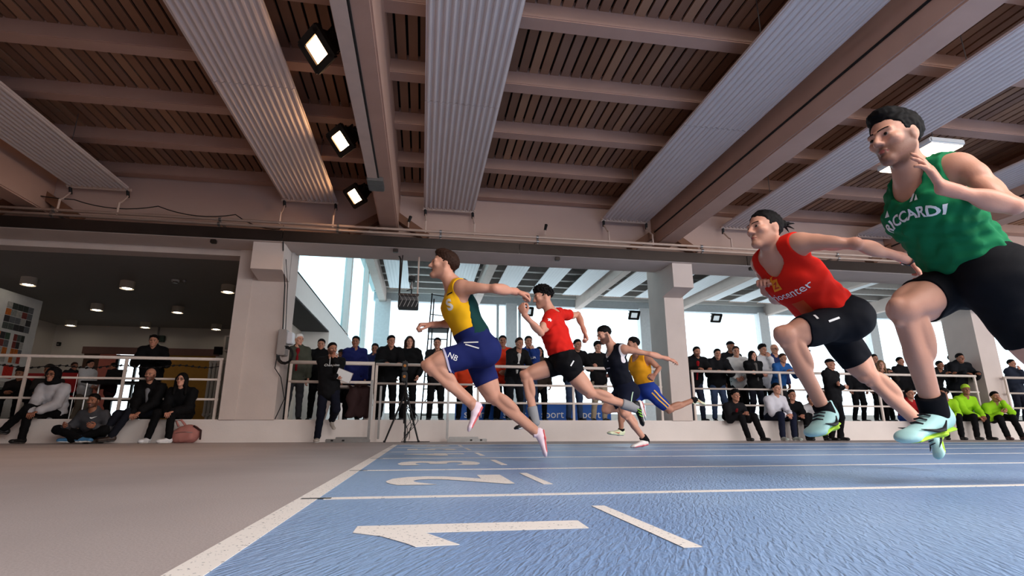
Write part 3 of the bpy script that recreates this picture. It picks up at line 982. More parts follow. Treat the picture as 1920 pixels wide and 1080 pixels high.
for j in range(8):
    for i in range(8):
        a = j * 9 + i
        fs.append((a, a + 1, a + 10, a + 9))
        fs.append((81 + a, 81 + a + 9, 81 + a + 10, 81 + a + 1))
for i in range(8):
    fs += [(i, 81 + i, 82 + i, i + 1), (72 + i, 73 + i, 154 + i, 153 + i), (i * 9, i * 9 + 9, 90 + i * 9, 81 + i * 9), (i * 9 + 8, 89 + i * 9, 98 + i * 9, i * 9 + 17)]
m.add(vs, fs)
m.build('cloth', mat('maroon_cloth', (52, 30, 30), 0.85), r, smooth=True)
MB().tube([(-1.2, 10.04, 0.97), (-1.1, 10.03, 0.985), (-1.0, 10.04, 0.97)], 0.03, 8).build('collar', mat('maroon_cloth', (52, 30, 30), 0.85), r)
r = root('water_bottle', (-1.40, 9.92, 0.352), 'slim white water bottle standing on the terrace edge', 'bottle')
bxp = -1.40
MB().tube([(bxp, 9.92, 0.352), (bxp, 9.92, 0.55), (bxp, 9.92, 0.60), (bxp, 9.92, 0.62)], [0.035, 0.035, 0.02, 0.018], 12).build('body', M_PWHITE, r, smooth=True)
MB().tube([(bxp, 9.92, 0.62), (bxp, 9.92, 0.65)], 0.022, 12).build('cap', M_PWHITE, r)
# pink backpack at the foot of the ledge
bk = root('backpack', (-3.62, YW - 0.2, 0), 'dusty pink backpack slumped against the ledge beside the seated woman', 'backpack')
# ================================================================== smooth-surface modeller (blended shapes -> one continuous mesh)
def axis_pts(lo, hi, h, fines):
    pts = [lo]
    while pts[-1] < hi:
        p = pts[-1]
        st = h
        for a, b, q in fines:
            if a - h * 0.5 <= p <= b:
                st = min(st, q)
        pts.append(p + st)
    return np.array(pts, np.float32)


class Field:
    def __init__(s, lo, hi, h, fines=()):
        """fines: list of (lo3, hi3, step) boxes of finer sampling"""
        s.ax = [axis_pts(lo[i], hi[i], h, [(f[0][i], f[1][i], f[2]) for f in fines]) for i in range(3)]
        s.f = np.full([len(a) for a in s.ax], 0.5, np.float32)

    def sl(s, lo, hi):
        r = []
        for i in range(3):
            a = int(np.searchsorted(s.ax[i], lo[i]))
            b = int(np.searchsorted(s.ax[i], hi[i]))
            r.append(slice(max(0, a - 1), min(len(s.ax[i]), b + 1)))
        return tuple(r)

    def xyz(s, q):
        return s.ax[0][q[0]][:, None, None], s.ax[1][q[1]][None, :, None], s.ax[2][q[2]][None, None, :]

    def add(s, prim, k=0.02, off=0.0, sub=False):
        lo, hi = prim.bb(off + k + 0.02)
        q = s.sl(lo, hi)
        if any(w.start >= w.stop for w in q):
            return
        d = prim.ev(*s.xyz(q)) - off
        a = s.f[q]
        if sub:
            a = -a
        if k > 0:
            h = np.maximum(k - np.abs(a - d), 0) / k
            r = np.minimum(a, d) - h * h * k * 0.25
        else:
            r = np.minimum(a, d)
        s.f[q] = -r if sub else r

    def cut(s, fn):
        q = (slice(None),) * 3
        s.f = np.maximum(s.f, fn(*s.xyz(q)).astype(np.float32))

    def warp(s, amp, fr, seed=0.0):
        X, Y, Z = s.xyz((slice(None),) * 3)
        n = np.sin(fr * X + 2.1 * np.sin(fr * 0.45 * Z + seed) + seed) * np.sin(fr * 0.8 * Y + seed * 2 + 1.7 * np.sin(fr * 0.5 * X)) + 0.6 * np.sin(fr * 1.7 * Z + 2.0 * np.sin(fr * 0.6 * (X + Y)) + seed)
        s.f = s.f + amp * n

    def refine(s):
        """halve the sampling step by interpolation"""
        for i in range(3):
            a = s.ax[i]
            f = np.moveaxis(s.f, i, 0)
            n = np.empty((2 * len(a) - 1,) + f.shape[1:], np.float32)
            n[0::2] = f
            n[1::2] = (f[1:] + f[:-1]) * .5
            s.f = np.ascontiguousarray(np.moveaxis(n, 0, i))
            b = np.empty(2 * len(a) - 1, np.float32)
            b[0::2] = a
            b[1::2] = (a[1:] + a[:-1]) * .5
            s.ax[i] = b

    def mesh(s):
        f = s.f
        ax = s.ax
        n = f < 0
        nx, ny, nz = f.shape
        c = n.astype(np.int8)
        tot = sum(c[i:nx - 1 + i, j:ny - 1 + j, k:nz - 1 + k] for i in (0, 1) for j in (0, 1) for k in (0, 1))
        act = np.argwhere((tot > 0) & (tot < 8))
        if len(act) == 0:
            return np.zeros((0, 3)), np.zeros((0, 4), int)
        idx = -np.ones((nx - 1, ny - 1, nz - 1), np.int32)
        idx[act[:, 0], act[:, 1], act[:, 2]] = np.arange(len(act))
        val = {}
        for i in (0, 1):
            for j in (0, 1):
                for k in (0, 1):
                    val[i, j, k] = f[act[:, 0] + i, act[:, 1] + j, act[:, 2] + k]
        P = np.zeros((len(act), 3))
        cnt = np.zeros(len(act))
        for a in range(3):
            o = [b for b in range(3) if b != a]
            for u in (0, 1):
                for w in (0, 1):
                    p0 = [0, 0, 0]
                    p0[o[0]], p0[o[1]] = u, w
                    p1 = list(p0)
                    p1[a] = 1
                    v0, v1 = val[tuple(p0)], val[tuple(p1)]
                    m = (v0 < 0) != (v1 < 0)
                    t = np.where(m, v0 / np.where(m, v0 - v1, 1), 0)
                    for b in range(3):
                        x0 = ax[b][act[:, b] + p0[b]]
                        x1 = ax[b][act[:, b] + p1[b]]
                        P[:, b] += np.where(m, x0 + (x1 - x0) * t, 0)
                    cnt += m
        P /= cnt[:, None]
        fs = []
        for a in range(3):
            o = [(a + 1) % 3, (a + 2) % 3]
            s0 = [slice(None)] * 3
            s1 = [slice(None)] * 3
            s0[a] = slice(0, -1)
            s1[a] = slice(1, None)
            A, B = n[tuple(s0)], n[tuple(s1)]
            e = np.argwhere(A != B)
            if len(e) == 0:
                continue
            ok = np.ones(len(e), bool)
            for b in o:
                ok &= (e[:, b] > 0) & (e[:, b] < f.shape[b] - 1)
            e = e[ok]
            inside = A[e[:, 0], e[:, 1], e[:, 2]]
            q = []
            for du, dw in ((-1, -1), (0, -1), (0, 0), (-1, 0)):
                c_ = e.copy()
                c_[:, o[0]] += du
                c_[:, o[1]] += dw
                q.append(idx[c_[:, 0], c_[:, 1], c_[:, 2]])
            q = np.stack(q, 1)
            q[~inside] = q[~inside][:, ::-1]
            fs.append(q)
        return P, np.concatenate(fs)


class Cap:      # tapered capsule
    def __init__(s, a, b, ra, rb=None):
        s.a, s.b, s.ra, s.rb = np.array(a, float), np.array(b, float), ra, ra if rb is None else rb

    def bb(s, m):
        r = max(s.ra, s.rb) + m
        return np.minimum(s.a, s.b) - r, np.maximum(s.a, s.b) + r

    def ev(s, X, Y, Z):
        d = s.b - s.a
        x, y, z = X - s.a[0], Y - s.a[1], Z - s.a[2]
        t = np.clip((x * d[0] + y * d[1] + z * d[2]) / (d @ d + 1e-12), 0, 1)
        return np.sqrt((x - d[0] * t) ** 2 + (y - d[1] * t) ** 2 + (z - d[2] * t) ** 2) - (s.ra + (s.rb - s.ra) * t)


class Ell:      # ellipsoid with axes
    def __init__(s, c, r, ax=None):
        s.c, s.r = np.array(c, float), np.array(r, float)
        s.ax = np.eye(3) if ax is None else np.array(ax, float)

    def bb(s, m):
        e = np.sqrt(((s.ax * s.r[:, None]) ** 2).sum(0)) + m
        return s.c - e, s.c + e

    def ev(s, X, Y, Z):
        x, y, z = X - s.c[0], Y - s.c[1], Z - s.c[2]
        k0 = k1 = 0
        for a, r in zip(s.ax, s.r):
            q = x * a[0] + y * a[1] + z * a[2]
            k0 = k0 + (q / r) ** 2
            k1 = k1 + (q / r ** 2) ** 2
        k0 = np.sqrt(k0)
        return k0 * (k0 - 1) / (np.sqrt(k1) + 1e-9)


class ECap:     # capsule with elliptic section: u along side, v along the third axis
    def __init__(s, a, b, side, ra, rb):
        s.a, s.b = np.array(a, float), np.array(b, float)
        s.w = nrm(s.b - s.a)
        sd = np.array(side, float)
        s.u = nrm(sd - s.w * (sd @ s.w))
        s.v = np.cross(s.w, s.u)
        s.ra, s.rb = ra, rb

    def bb(s, m):
        r = max(s.ra + s.rb) + m
        return np.minimum(s.a, s.b) - r, np.maximum(s.a, s.b) + r

    def ev(s, X, Y, Z):
        d = s.b - s.a
        x, y, z = X - s.a[0], Y - s.a[1], Z - s.a[2]
        t = np.clip((x * d[0] + y * d[1] + z * d[2]) / (d @ d + 1e-12), 0, 1)
        x, y, z = x - d[0] * t, y - d[1] * t, z - d[2] * t
        ru = s.ra[0] + (s.rb[0] - s.ra[0]) * t
        rv = s.ra[1] + (s.rb[1] - s.ra[1]) * t
        rm = np.minimum(ru, rv)
        u = x * s.u[0] + y * s.u[1] + z * s.u[2]
        v = x * s.v[0] + y * s.v[1] + z * s.v[2]
        w = x * s.w[0] + y * s.w[1] + z * s.w[2]
        return (np.sqrt((u / ru) ** 2 + (v / rv) ** 2 + (w / rm) ** 2) - 1) * rm


def bounds(prims, m):
    lo = np.min([p.bb(m)[0] for p in prims], 0)
    hi = np.max([p.bb(m)[1] for p in prims], 0)
    return lo, hi


def set_tone(o, tone):
    a = o.data.color_attributes.new('tone', 'FLOAT_COLOR', 'POINT')
    c = np.ones((len(tone), 4), np.float32)
    c[:, :3] = tone
    a.data.foreach_set('color', c.ravel())


# ---------------------------------------------------------------- body parts
def head_frame(F, U):
    F = nrm(F)
    U = np.array(U, float)
    U = nrm(U - F * (U @ F))
    return F, U, np.cross(U, F)       # forward, up, left


def head_prims(c, F, U, L, s=1.0):
    def P(f, l, u):
        return c + (F * f + L * l + U * u) * s
    A = [F, L, U]
    R = lambda *r: np.array(r) * s
    pr = [(Ell(P(-.012, 0, .035), R(.100, .077, .088), A), .01),
          (Ell(P(.022, 0, -.035), R(.070, .060, .080), A), .04)]
    for g in (-1, 1):
        pr += [(Cap(P(-.005, g * .052, -.05), P(.068, g * .014, -.100), .018 * s, .015 * s), .03),
               (Cap(P(.080, g * .047, .024), P(.094, g * .012, .020), .010 * s), .014),
               (Ell(P(.062, g * .046, -.016), R(.026, .020, .018), A), .02)]
    pr += [(Ell(P(.080, 0, -.100), R(.020, .022, .018), A), .02),
           (Cap(P(.092, 0, .014), P(.115, 0, -.026), .009 * s, .013 * s), .012)]
    for g in (-1, 1):
        pr += [(Ell(P(.103, g * .012, -.031), R(.011, .009, .008), A), .008)]
    post = []
    for g in (-1, 1):
        post += [('sub', Ell(P(.106, g * .033, .004), R(.020, .020, .012), A), .012),
                 ('add', Ell(P(.081, g * .033, .004), R(.012, .016, .010), A), .004),
                 ('add', Ell(P(-.010, g * .077, -.006), R(.020, .008, .033), nA(A, g)), .008),
                 ('sub', Ell(P(-.004, g * .090, -.004), R(.010, .009, .018), A), .006)]
    post += [('add', Ell(P(.093, 0, -.058), R(.008, .022, .0065), A), .006),
             ('add', Ell(P(.091, 0, -.071), R(.009, .019, .007), A), .006)]
    return pr, post


def nA(A, g):
    F, L, U = A
    f2 = nrm(F - L * g * 0.35)
    return [f2, nrm(np.cross(U, f2)), U]


def head_tone(v, c, F, U, L, s, beard=0.0, open_mouth=False):
    """skin colouring: eyes, brows, lips, stubble (own colour of the skin, not shade)"""
    q = (v - c) / s
    f, l, u = q @ F, q @ L, q @ U
    t = np.ones((len(v), 3))
    near = (np.abs(l) < 0.1) & (np.abs(u) < 0.14) & (np.abs(f) < 0.14)
    al = np.abs(l)
    if beard > 0:
        w = np.clip((-.028 - u) / .02, 0, 1) * np.clip((f + .012) / .02, 0, 1) * near * np.clip((u + .135) / .02, 0, 1)
        side = np.clip((al - .045) / .012, 0, 1) * np.clip((.02 - u) / .02, 0, 1) * np.clip((f + .012) / .012, 0, 1) * np.clip((.05 - f) / .02, 0, 1) * near
        w = np.clip(w + side, 0, 1) * beard
        t *= (1 - w[:, None] * (1 - np.array([.20, .17, .17])))
    return t


def hair_mesh(c, F, U, L, s, style, h=0.006, seed=1.0):
    def P(f, l, u):
        return c + (F * f + L * l + U * u) * s
    A = [F, L, U]
    R = lambda *r: np.array(r) * s
    pr = [(Ell(P(-.014, 0, .038), R(.109, .086, .096), A), .0)]
    ab = (.020, .70)
    if style == 'quiff':
        pr += [(Ell(P(.040, .0, .112), R(.050, .056, .028), A), .03)]
    elif style == 'curly':
        pr += [(Ell(P(.01, 0, .105), R(.078, .070, .040), A), .03)]
        ab = (.026, .5)
    elif style == 'bun':
        pr += [(Ell(P(-.135, 0, .06), R(.035, .028, .026), A), .02)]
    elif style == 'long':
        pr += [(Ell(P(-.03, 0, -.04), R(.10, .098, .16), A), .04), (Ell(P(-.05, 0, -.16), R(.07, .10, .12), A), .04)]
        for g in (-1, 1):
            pr += [(Cap(P(.0, g * .085, .02), P(.02, g * .10, -.26), .032 * s, .026 * s), .03)]
    elif style == 'hood':
        pr = [(Ell(P(-.02, 0, .015), R(.135, .115, .140), A), .0), (Ell(P(-.05, 0, -.13), R(.10, .13, .08), A), .05)]
    elif style == 'cap':
        pr = [(Ell(P(-.012, 0, .045), R(.110, .088, .090), A), .0), (ECap(P(.07, -.04, .062), P(.07, .04, .062), F, (.085 * s, .012 * s), (.085 * s, .012 * s)), .01)]
        ab = (.045, .12)
    elif style == 'beanie':
        pr = [(Ell(P(-.014, 0, .05), R(.114, .090, .098), A), .0)]
        ab = (.035, .28)
    lo, hi = bounds([p for p, _ in pr], .02)
    fd = Field(lo, hi, h)
    if style in ('short', 'quiff', 'curly', 'bun'):
        X, Y, Z = fd.xyz((slice(None),) * 3)
        x, y, z = X - c[0], Y - c[1], Z - c[2]
        q = [(x * a_[0] + y * a_[1] + z * a_[2]) / s for a_ in A]
        lv = q[2] - (ab[0] + ab[1] * q[0]) + .006
        fd.f = (Ell(P(-.012, 0, .035), R(.100, .077, .088), A).ev(X, Y, Z) - s * np.clip(.0015 + lv * {'short': .17, 'bun': .11, 'quiff': .22, 'curly': .30}[style], .001, {'short': .015, 'bun': .009, 'quiff': .020, 'curly': .026}[style])).astype(np.float32)
        pr = [(p, k) for p, k in pr[1:]]
    for p, k in pr:
        fd.add(p, k)
    if style == 'hood':
        fd.add(Ell(P(.12, 0, -.005), R(.11, .078, .105), A), .02, sub=True)
    elif style == 'long':
        fd.add(Ell(P(.085, 0, -.05), R(.085, .064, .125), A), .015, sub=True)
        fd.add(Ell(P(.05, 0, -.2), R(.085, .07, .10), A), .02, sub=True)
    else:
        a, b = ab

        def cutf(X, Y, Z):
            x, y, z = X - c[0], Y - c[1], Z - c[2]
            f = (x * F[0] + y * F[1] + z * F[2]) / s
            u = (x * U[0] + y * U[1] + z * U[2]) / s
            l = (x * L[0] + y * L[1] + z * L[2]) / s
            al_ = np.abs(l)
            sb = np.clip((al_ - .050) / .014, 0, 1) * np.clip((.034 - f) / .012, 0, 1) * np.clip((f + .03) / .02, 0, 1)
            line = a + b * f - .030 * sb - .10 * np.maximum(al_ - .03, 0) * np.clip(f / .03, 0, 1)
            if style in ('cap', 'beanie'):
                line = a + b * f
            r = line - u + .004 * np.sin(95 * l + 3 * np.sin(60 * f)) * (style not in ('cap', 'beanie'))
            if style == 'bun':
                r = np.where((f < -.10) & (u > 0), -0.02, r)
            return r * s
        fd.cut(cutf)
    if style == 'curly':
        fd.warp(.007, 160, seed)
    elif style in ('quiff', 'short', 'bun', 'long'):
        fd.warp(.0022, 190, seed)
    elif style == 'hood':
        fd.warp(.003, 60, seed)
    return fd.mesh()


def hand_prims(w, d, n, curl, thumb_side, s=1.0, spread=0.0, thumb=0.4):
    """w wrist, d direction of the hand, n palm normal, curl in degrees per joint (list of 4 or number)"""
    d = nrm(d)
    n = np.array(n, float)
    n = nrm(n - d * (n @ d))
    sd = np.cross(n, d) * thumb_side
    cur = curl if isinstance(curl, (list, tuple)) else [curl] * 4
    pr = [(ECap(w + d * .012 * s, w + d * .078 * s, sd, (.027 * s, .017 * s), (.037 * s, .014 * s)), .015)]
    ln = [.072, .080, .074, .058]
    for i in range(4):
        off = (1.5 - i) * .0195 * s
        p = w + d * (.088 - .004 * abs(i - 1.2)) * s + sd * off
        dd = nrm(d + sd * (1.5 - i) * spread)
        ang = 0.0
        seg = [.46, .30, .24]
        r = [.0090, .0082, .0074, .0066]
        pr.append((Cap(w + d * .05 * s + sd * off * .8, p, .010 * s, .0095 * s), .008))
        for j in range(3):
            ang += math.radians(cur[i]) * (1.0 if j else 0.85)
            v = dd * math.cos(ang) + n * math.sin(ang)
            p2 = p + v * ln[i] * seg[j] * s
            pr.append((Cap(p, p2, r[j] * s, r[j + 1] * s), .004))
            p = p2
    p = w + d * .022 * s + sd * .028 * s + n * .006 * s
    v1 = nrm(d * .75 + sd * .62 + n * .35 * thumb)
    p1 = p + v1 * .040 * s
    v2 = nrm(d * .9 + sd * (.35 - .5 * thumb) + n * .55 * thumb)
    p2 = p1 + v2 * .032 * s
    v3 = nrm(d * .8 - sd * .55 * thumb + n * .6 * thumb)
    p3 = p2 + v3 * .026 * s
    pr += [(Cap(p, p1, .013 * s, .0105 * s), .012), (Cap(p1, p2, .0105 * s, .009 * s), .004), (Cap(p2, p3, .009 * s, .0075 * s), .004)]
    return pr


# ---------------------------------------------------------------- shoe: x heel->toe, z up, 0.28 long
def shoe_shapes(kind):
    if kind == 'spike':
        up = [(ECap((.045, 0, .045), (.10, 0, .042), (0, 1, 0), (.032, .036), (.035, .034)), .02),
              (ECap((.10, 0, .040), (.235, .004, .026), (0, 1, 0), (.036, .032), (.040, .020)), .03),
              (Ell((.245, .004, .024), (.034, .038, .018)), .02), (Cap((.05, 0, .05), (.058, 0, .098), .036, .034), .02)]
    else:
        up = [(ECap((.045, 0, .045), (.10, 0, .045), (0, 1, 0), (.036, .040), (.039, .040)), .02),
              (ECap((.10, 0, .042), (.225, .004, .034), (0, 1, 0), (.040, .036), (.044, .030)), .03),
              (Ell((.235, .004, .032), (.040, .043, .027)), .02), (Cap((.052, 0, .05), (.060, 0, .088), .040, .038), .02)]
    th = .016 if kind == 'spike' else .026
    so = [(ECap((.04, 0, th * .5), (.11, 0, th * .5), (0, 1, 0), (.036, th * .62), (.034, th * .62)), .01),
          (ECap((.11, 0, th * .5), (.235, .004, th * .55 + (.004 if kind == 'spike' else 0)), (0, 1, 0), (.034, th * .62), (.043, th * .60)), .02)]
    return up, so


_shoe_cache = {}


def shoe_mesh(kind, h):
    if (kind, h) in _shoe_cache:
        return _shoe_cache[kind, h]
    up, so = shoe_shapes(kind)
    fu = Field((-.01, -.065, -.01), (.30, .065, .15), h)
    for p, k in up:
        fu.add(p, k)
    fu.cut(lambda X, Y, Z: .010 - Z + 0 * X + 0 * Y)
    fu.add(Cap((.056, 0, .115), (.056, 0, .16), .030), .004, sub=True)
    fs = Field((-.01, -.065, -.02), (.30, .065, .06), h * .8)
    for p, k in so:
        fs.add(p, k)
    _shoe_cache[kind, h] = (fu.mesh(), fs.mesh())
    return _shoe_cache[kind, h]


def put_shoe(parent, heel, toe, ankle, kind, upper_m, sole_m, h=.007, extra=None):
    heel, toe, ankle = (np.array(p, float) for p in (heel, toe, ankle))
    D = nrm(toe - heel)
    U = ankle - heel
    U = nrm(U - D * (U @ D))
    S = np.cross(U, D)
    L = np.linalg.norm(toe - heel) / .28
    M = np.stack([D, S, U]) * L
    (uv, uf), (sv, sf) = shoe_mesh(kind, h)
    o = mesh_obj('shoe', uv @ M + heel, uf, upper_m, parent, True)
    mesh_obj('sole', sv @ M + heel, sf, sole_m, o, True)
    if extra:
        for nm, pts, r, m in extra:
            side = 1
            b = MB()
            P = [(np.array(p) @ M) + heel for p in pts]
            b.tube(P, [q * L for q in r] if isinstance(r, list) else r * L, 6)
            b.build(nm, m, o, True)
    return o


def project_print(parent, target, name, uvf, origin, U, Vv, direction, m, off=.0025, ripple=None):
    """lay flat print (u,v) onto the surface of a garment along direction"""
    v, f = uvf
    tl = np.array(target['wloc'])
    me = target.data
    co = np.empty(len(me.vertices) * 3, np.float32)
    me.vertices.foreach_get('co', co)
    co = co.reshape(-1, 3) + tl
    bv = BVHTree.FromPolygons([Vector(c) for c in co], [list(p.vertices) for p in me.polygons])
    d = nrm(direction)
    out = []
    good = []
    for a, b in v:
        p = np.array(origin) + U * a + Vv * b
        h = bv.ray_cast(Vector(p - d * 0.5), Vector(d))
        if h[0] is None:
            out.append(p)
            good.append(False)
        else:
            out.append(np.array(h[0]) + np.array(h[1]) * off if np.dot(np.array(h[1]), d) < 0 else np.array(h[0]) - d * off)
            good.append(True)
    f = [q for q in f if all(good[i] for i in q)]
    if not f:
        return None
    keep = sorted({i for q in f for i in q})
    mp = {k: i for i, k in enumerate(keep)}
    return mesh_obj(name, np.array([out[i] for i in keep]), [[mp[i] for i in q] for q in f], m, parent, True)
# ================================================================== runners
SKINS = {'fair': mat('skin_fair', (204, 150, 126), 0.45, var=0.05, scale=14, attr='tone', bump=0.05, bscale=160, spec=.28),
         'mid': mat('skin_mid', (178, 126, 102), 0.45, var=0.05, scale=14, attr='tone', bump=0.05, bscale=160, spec=.28),
         'tan': mat('skin_tan', (150, 100, 76), 0.45, var=0.05, scale=14, attr='tone'),
         'dark': mat('skin_dark', (92, 60, 46), 0.45, var=0.05, scale=14, attr='tone')}
HAIRS = {'black': mat('hair_black', (13, 11, 11), 0.7, var=0.4, scale=90, spec=.12), 'brown': mat('hair_brown', (46, 28, 19), 0.65, var=0.4, scale=90, spec=.15),
         'white': mat('hair_white', (226, 224, 220), 0.6, var=0.1, scale=90), 'blond': mat('hair_dark_blond', (112, 80, 50), 0.55, var=0.35, scale=90)}


def cloth(rgb, rough=0.75, sheen=0.0):
    return mat('cloth_%d_%d_%d' % tuple(rgb), rgb, max(rough, .8), var=0.10, scale=5, bump=0.06, bscale=350, spec=.12)


M_EYEW = mat('eye_white', (150, 134, 126), .3, var=.02)
M_IRIS = mat('iris_brown', (32, 22, 18), .25, var=.1)
M_LIP = mat('lip_skin', (168, 92, 84), .45, var=.08)


def almond(w, h, n=10, lift=0.0):
    p = [(w * math.cos(t), h * math.sin(t) + lift * w * math.cos(t)) for t in np.linspace(0, 2 * math.pi, n, endpoint=False)]
    v = np.array([(0, 0)] + p + [(.5 * a, .5 * b) for a, b in p])
    f = []
    for i in range(n):
        j = (i + 1) % n
        f += [(0, n + 1 + i, n + 1 + j), (n + 1 + i, 1 + i, 1 + j, n + 1 + j)]
    return v, f


def brow_shape(g):
    xs = np.linspace(.010, .052, 8)
    up = [(g * x, .0250 + .006 * math.sin((x - .01) / .042 * 2.3) + .0042 * (1 - abs(x - .024) / .05)) for x in xs]
    dn = [(g * x, .0205 + .006 * math.sin((x - .01) / .042 * 2.3) + .001 * (x - .01) / .042) for x in xs]
    v = np.array(up + dn)
    f = [(i, i + 1, 9 + i, 8 + i) for i in range(7)]
    return v, f


FACE = [('eyebrow', brow_shape(1), 'h', .0022), ('eyebrow', brow_shape(-1), 'h', .0022)]
for g_ in (1, -1):
    e_ = almond(.0145, .0068, lift=.08 * g_)
    FACE.append(('eye', (e_[0] + (g_ * .032, .004), e_[1]), 'w', .0012))
    e_ = almond(.0074, .0066)
    FACE.append(('iris', (e_[0] + (g_ * .032, .0045), e_[1]), 'i', .0022))
l_ = almond(.023, .0075)
FACE.append(('lips', (l_[0] * (1, 1) + (0, -.0645), l_[1]), 'l', .0012))


def face_features(parent, body, c, F, U, L, s, hair_m):
    mm = {'h': hair_m, 'w': M_EYEW, 'i': M_IRIS, 'l': M_LIP}
    tl = np.array(body['wloc'])
    me = body.data
    co = np.empty(len(me.vertices) * 3, np.float32)
    me.vertices.foreach_get('co', co)
    co = co.reshape(-1, 3) + tl
    near = np.linalg.norm(co - c, axis=1) < .17 * s
    lv = np.empty(len(me.loops), np.int32)
    me.loops.foreach_get('vertex_index', lv)
    q = lv.reshape(-1, 4)
    q = q[near[q].all(1)]
    bv = BVHTree.FromPolygons([Vector(p) for p in co], q.tolist())
    for nm, (v, f), k, off in FACE:
        out = []
        ok = True
        for a, b in v:
            p = c + (L * a + U * b + F * .3) * s
            h = bv.ray_cast(Vector(p), Vector(-F))
            if h[0] is None:
                ok = False
                break
            out.append(np.array(h[0]) + F * off * s)
        if ok:
            f2 = [tuple(t[::-1]) for t in f]
            mesh_obj(nm, np.array(out), f2, mm[k], parent, True)


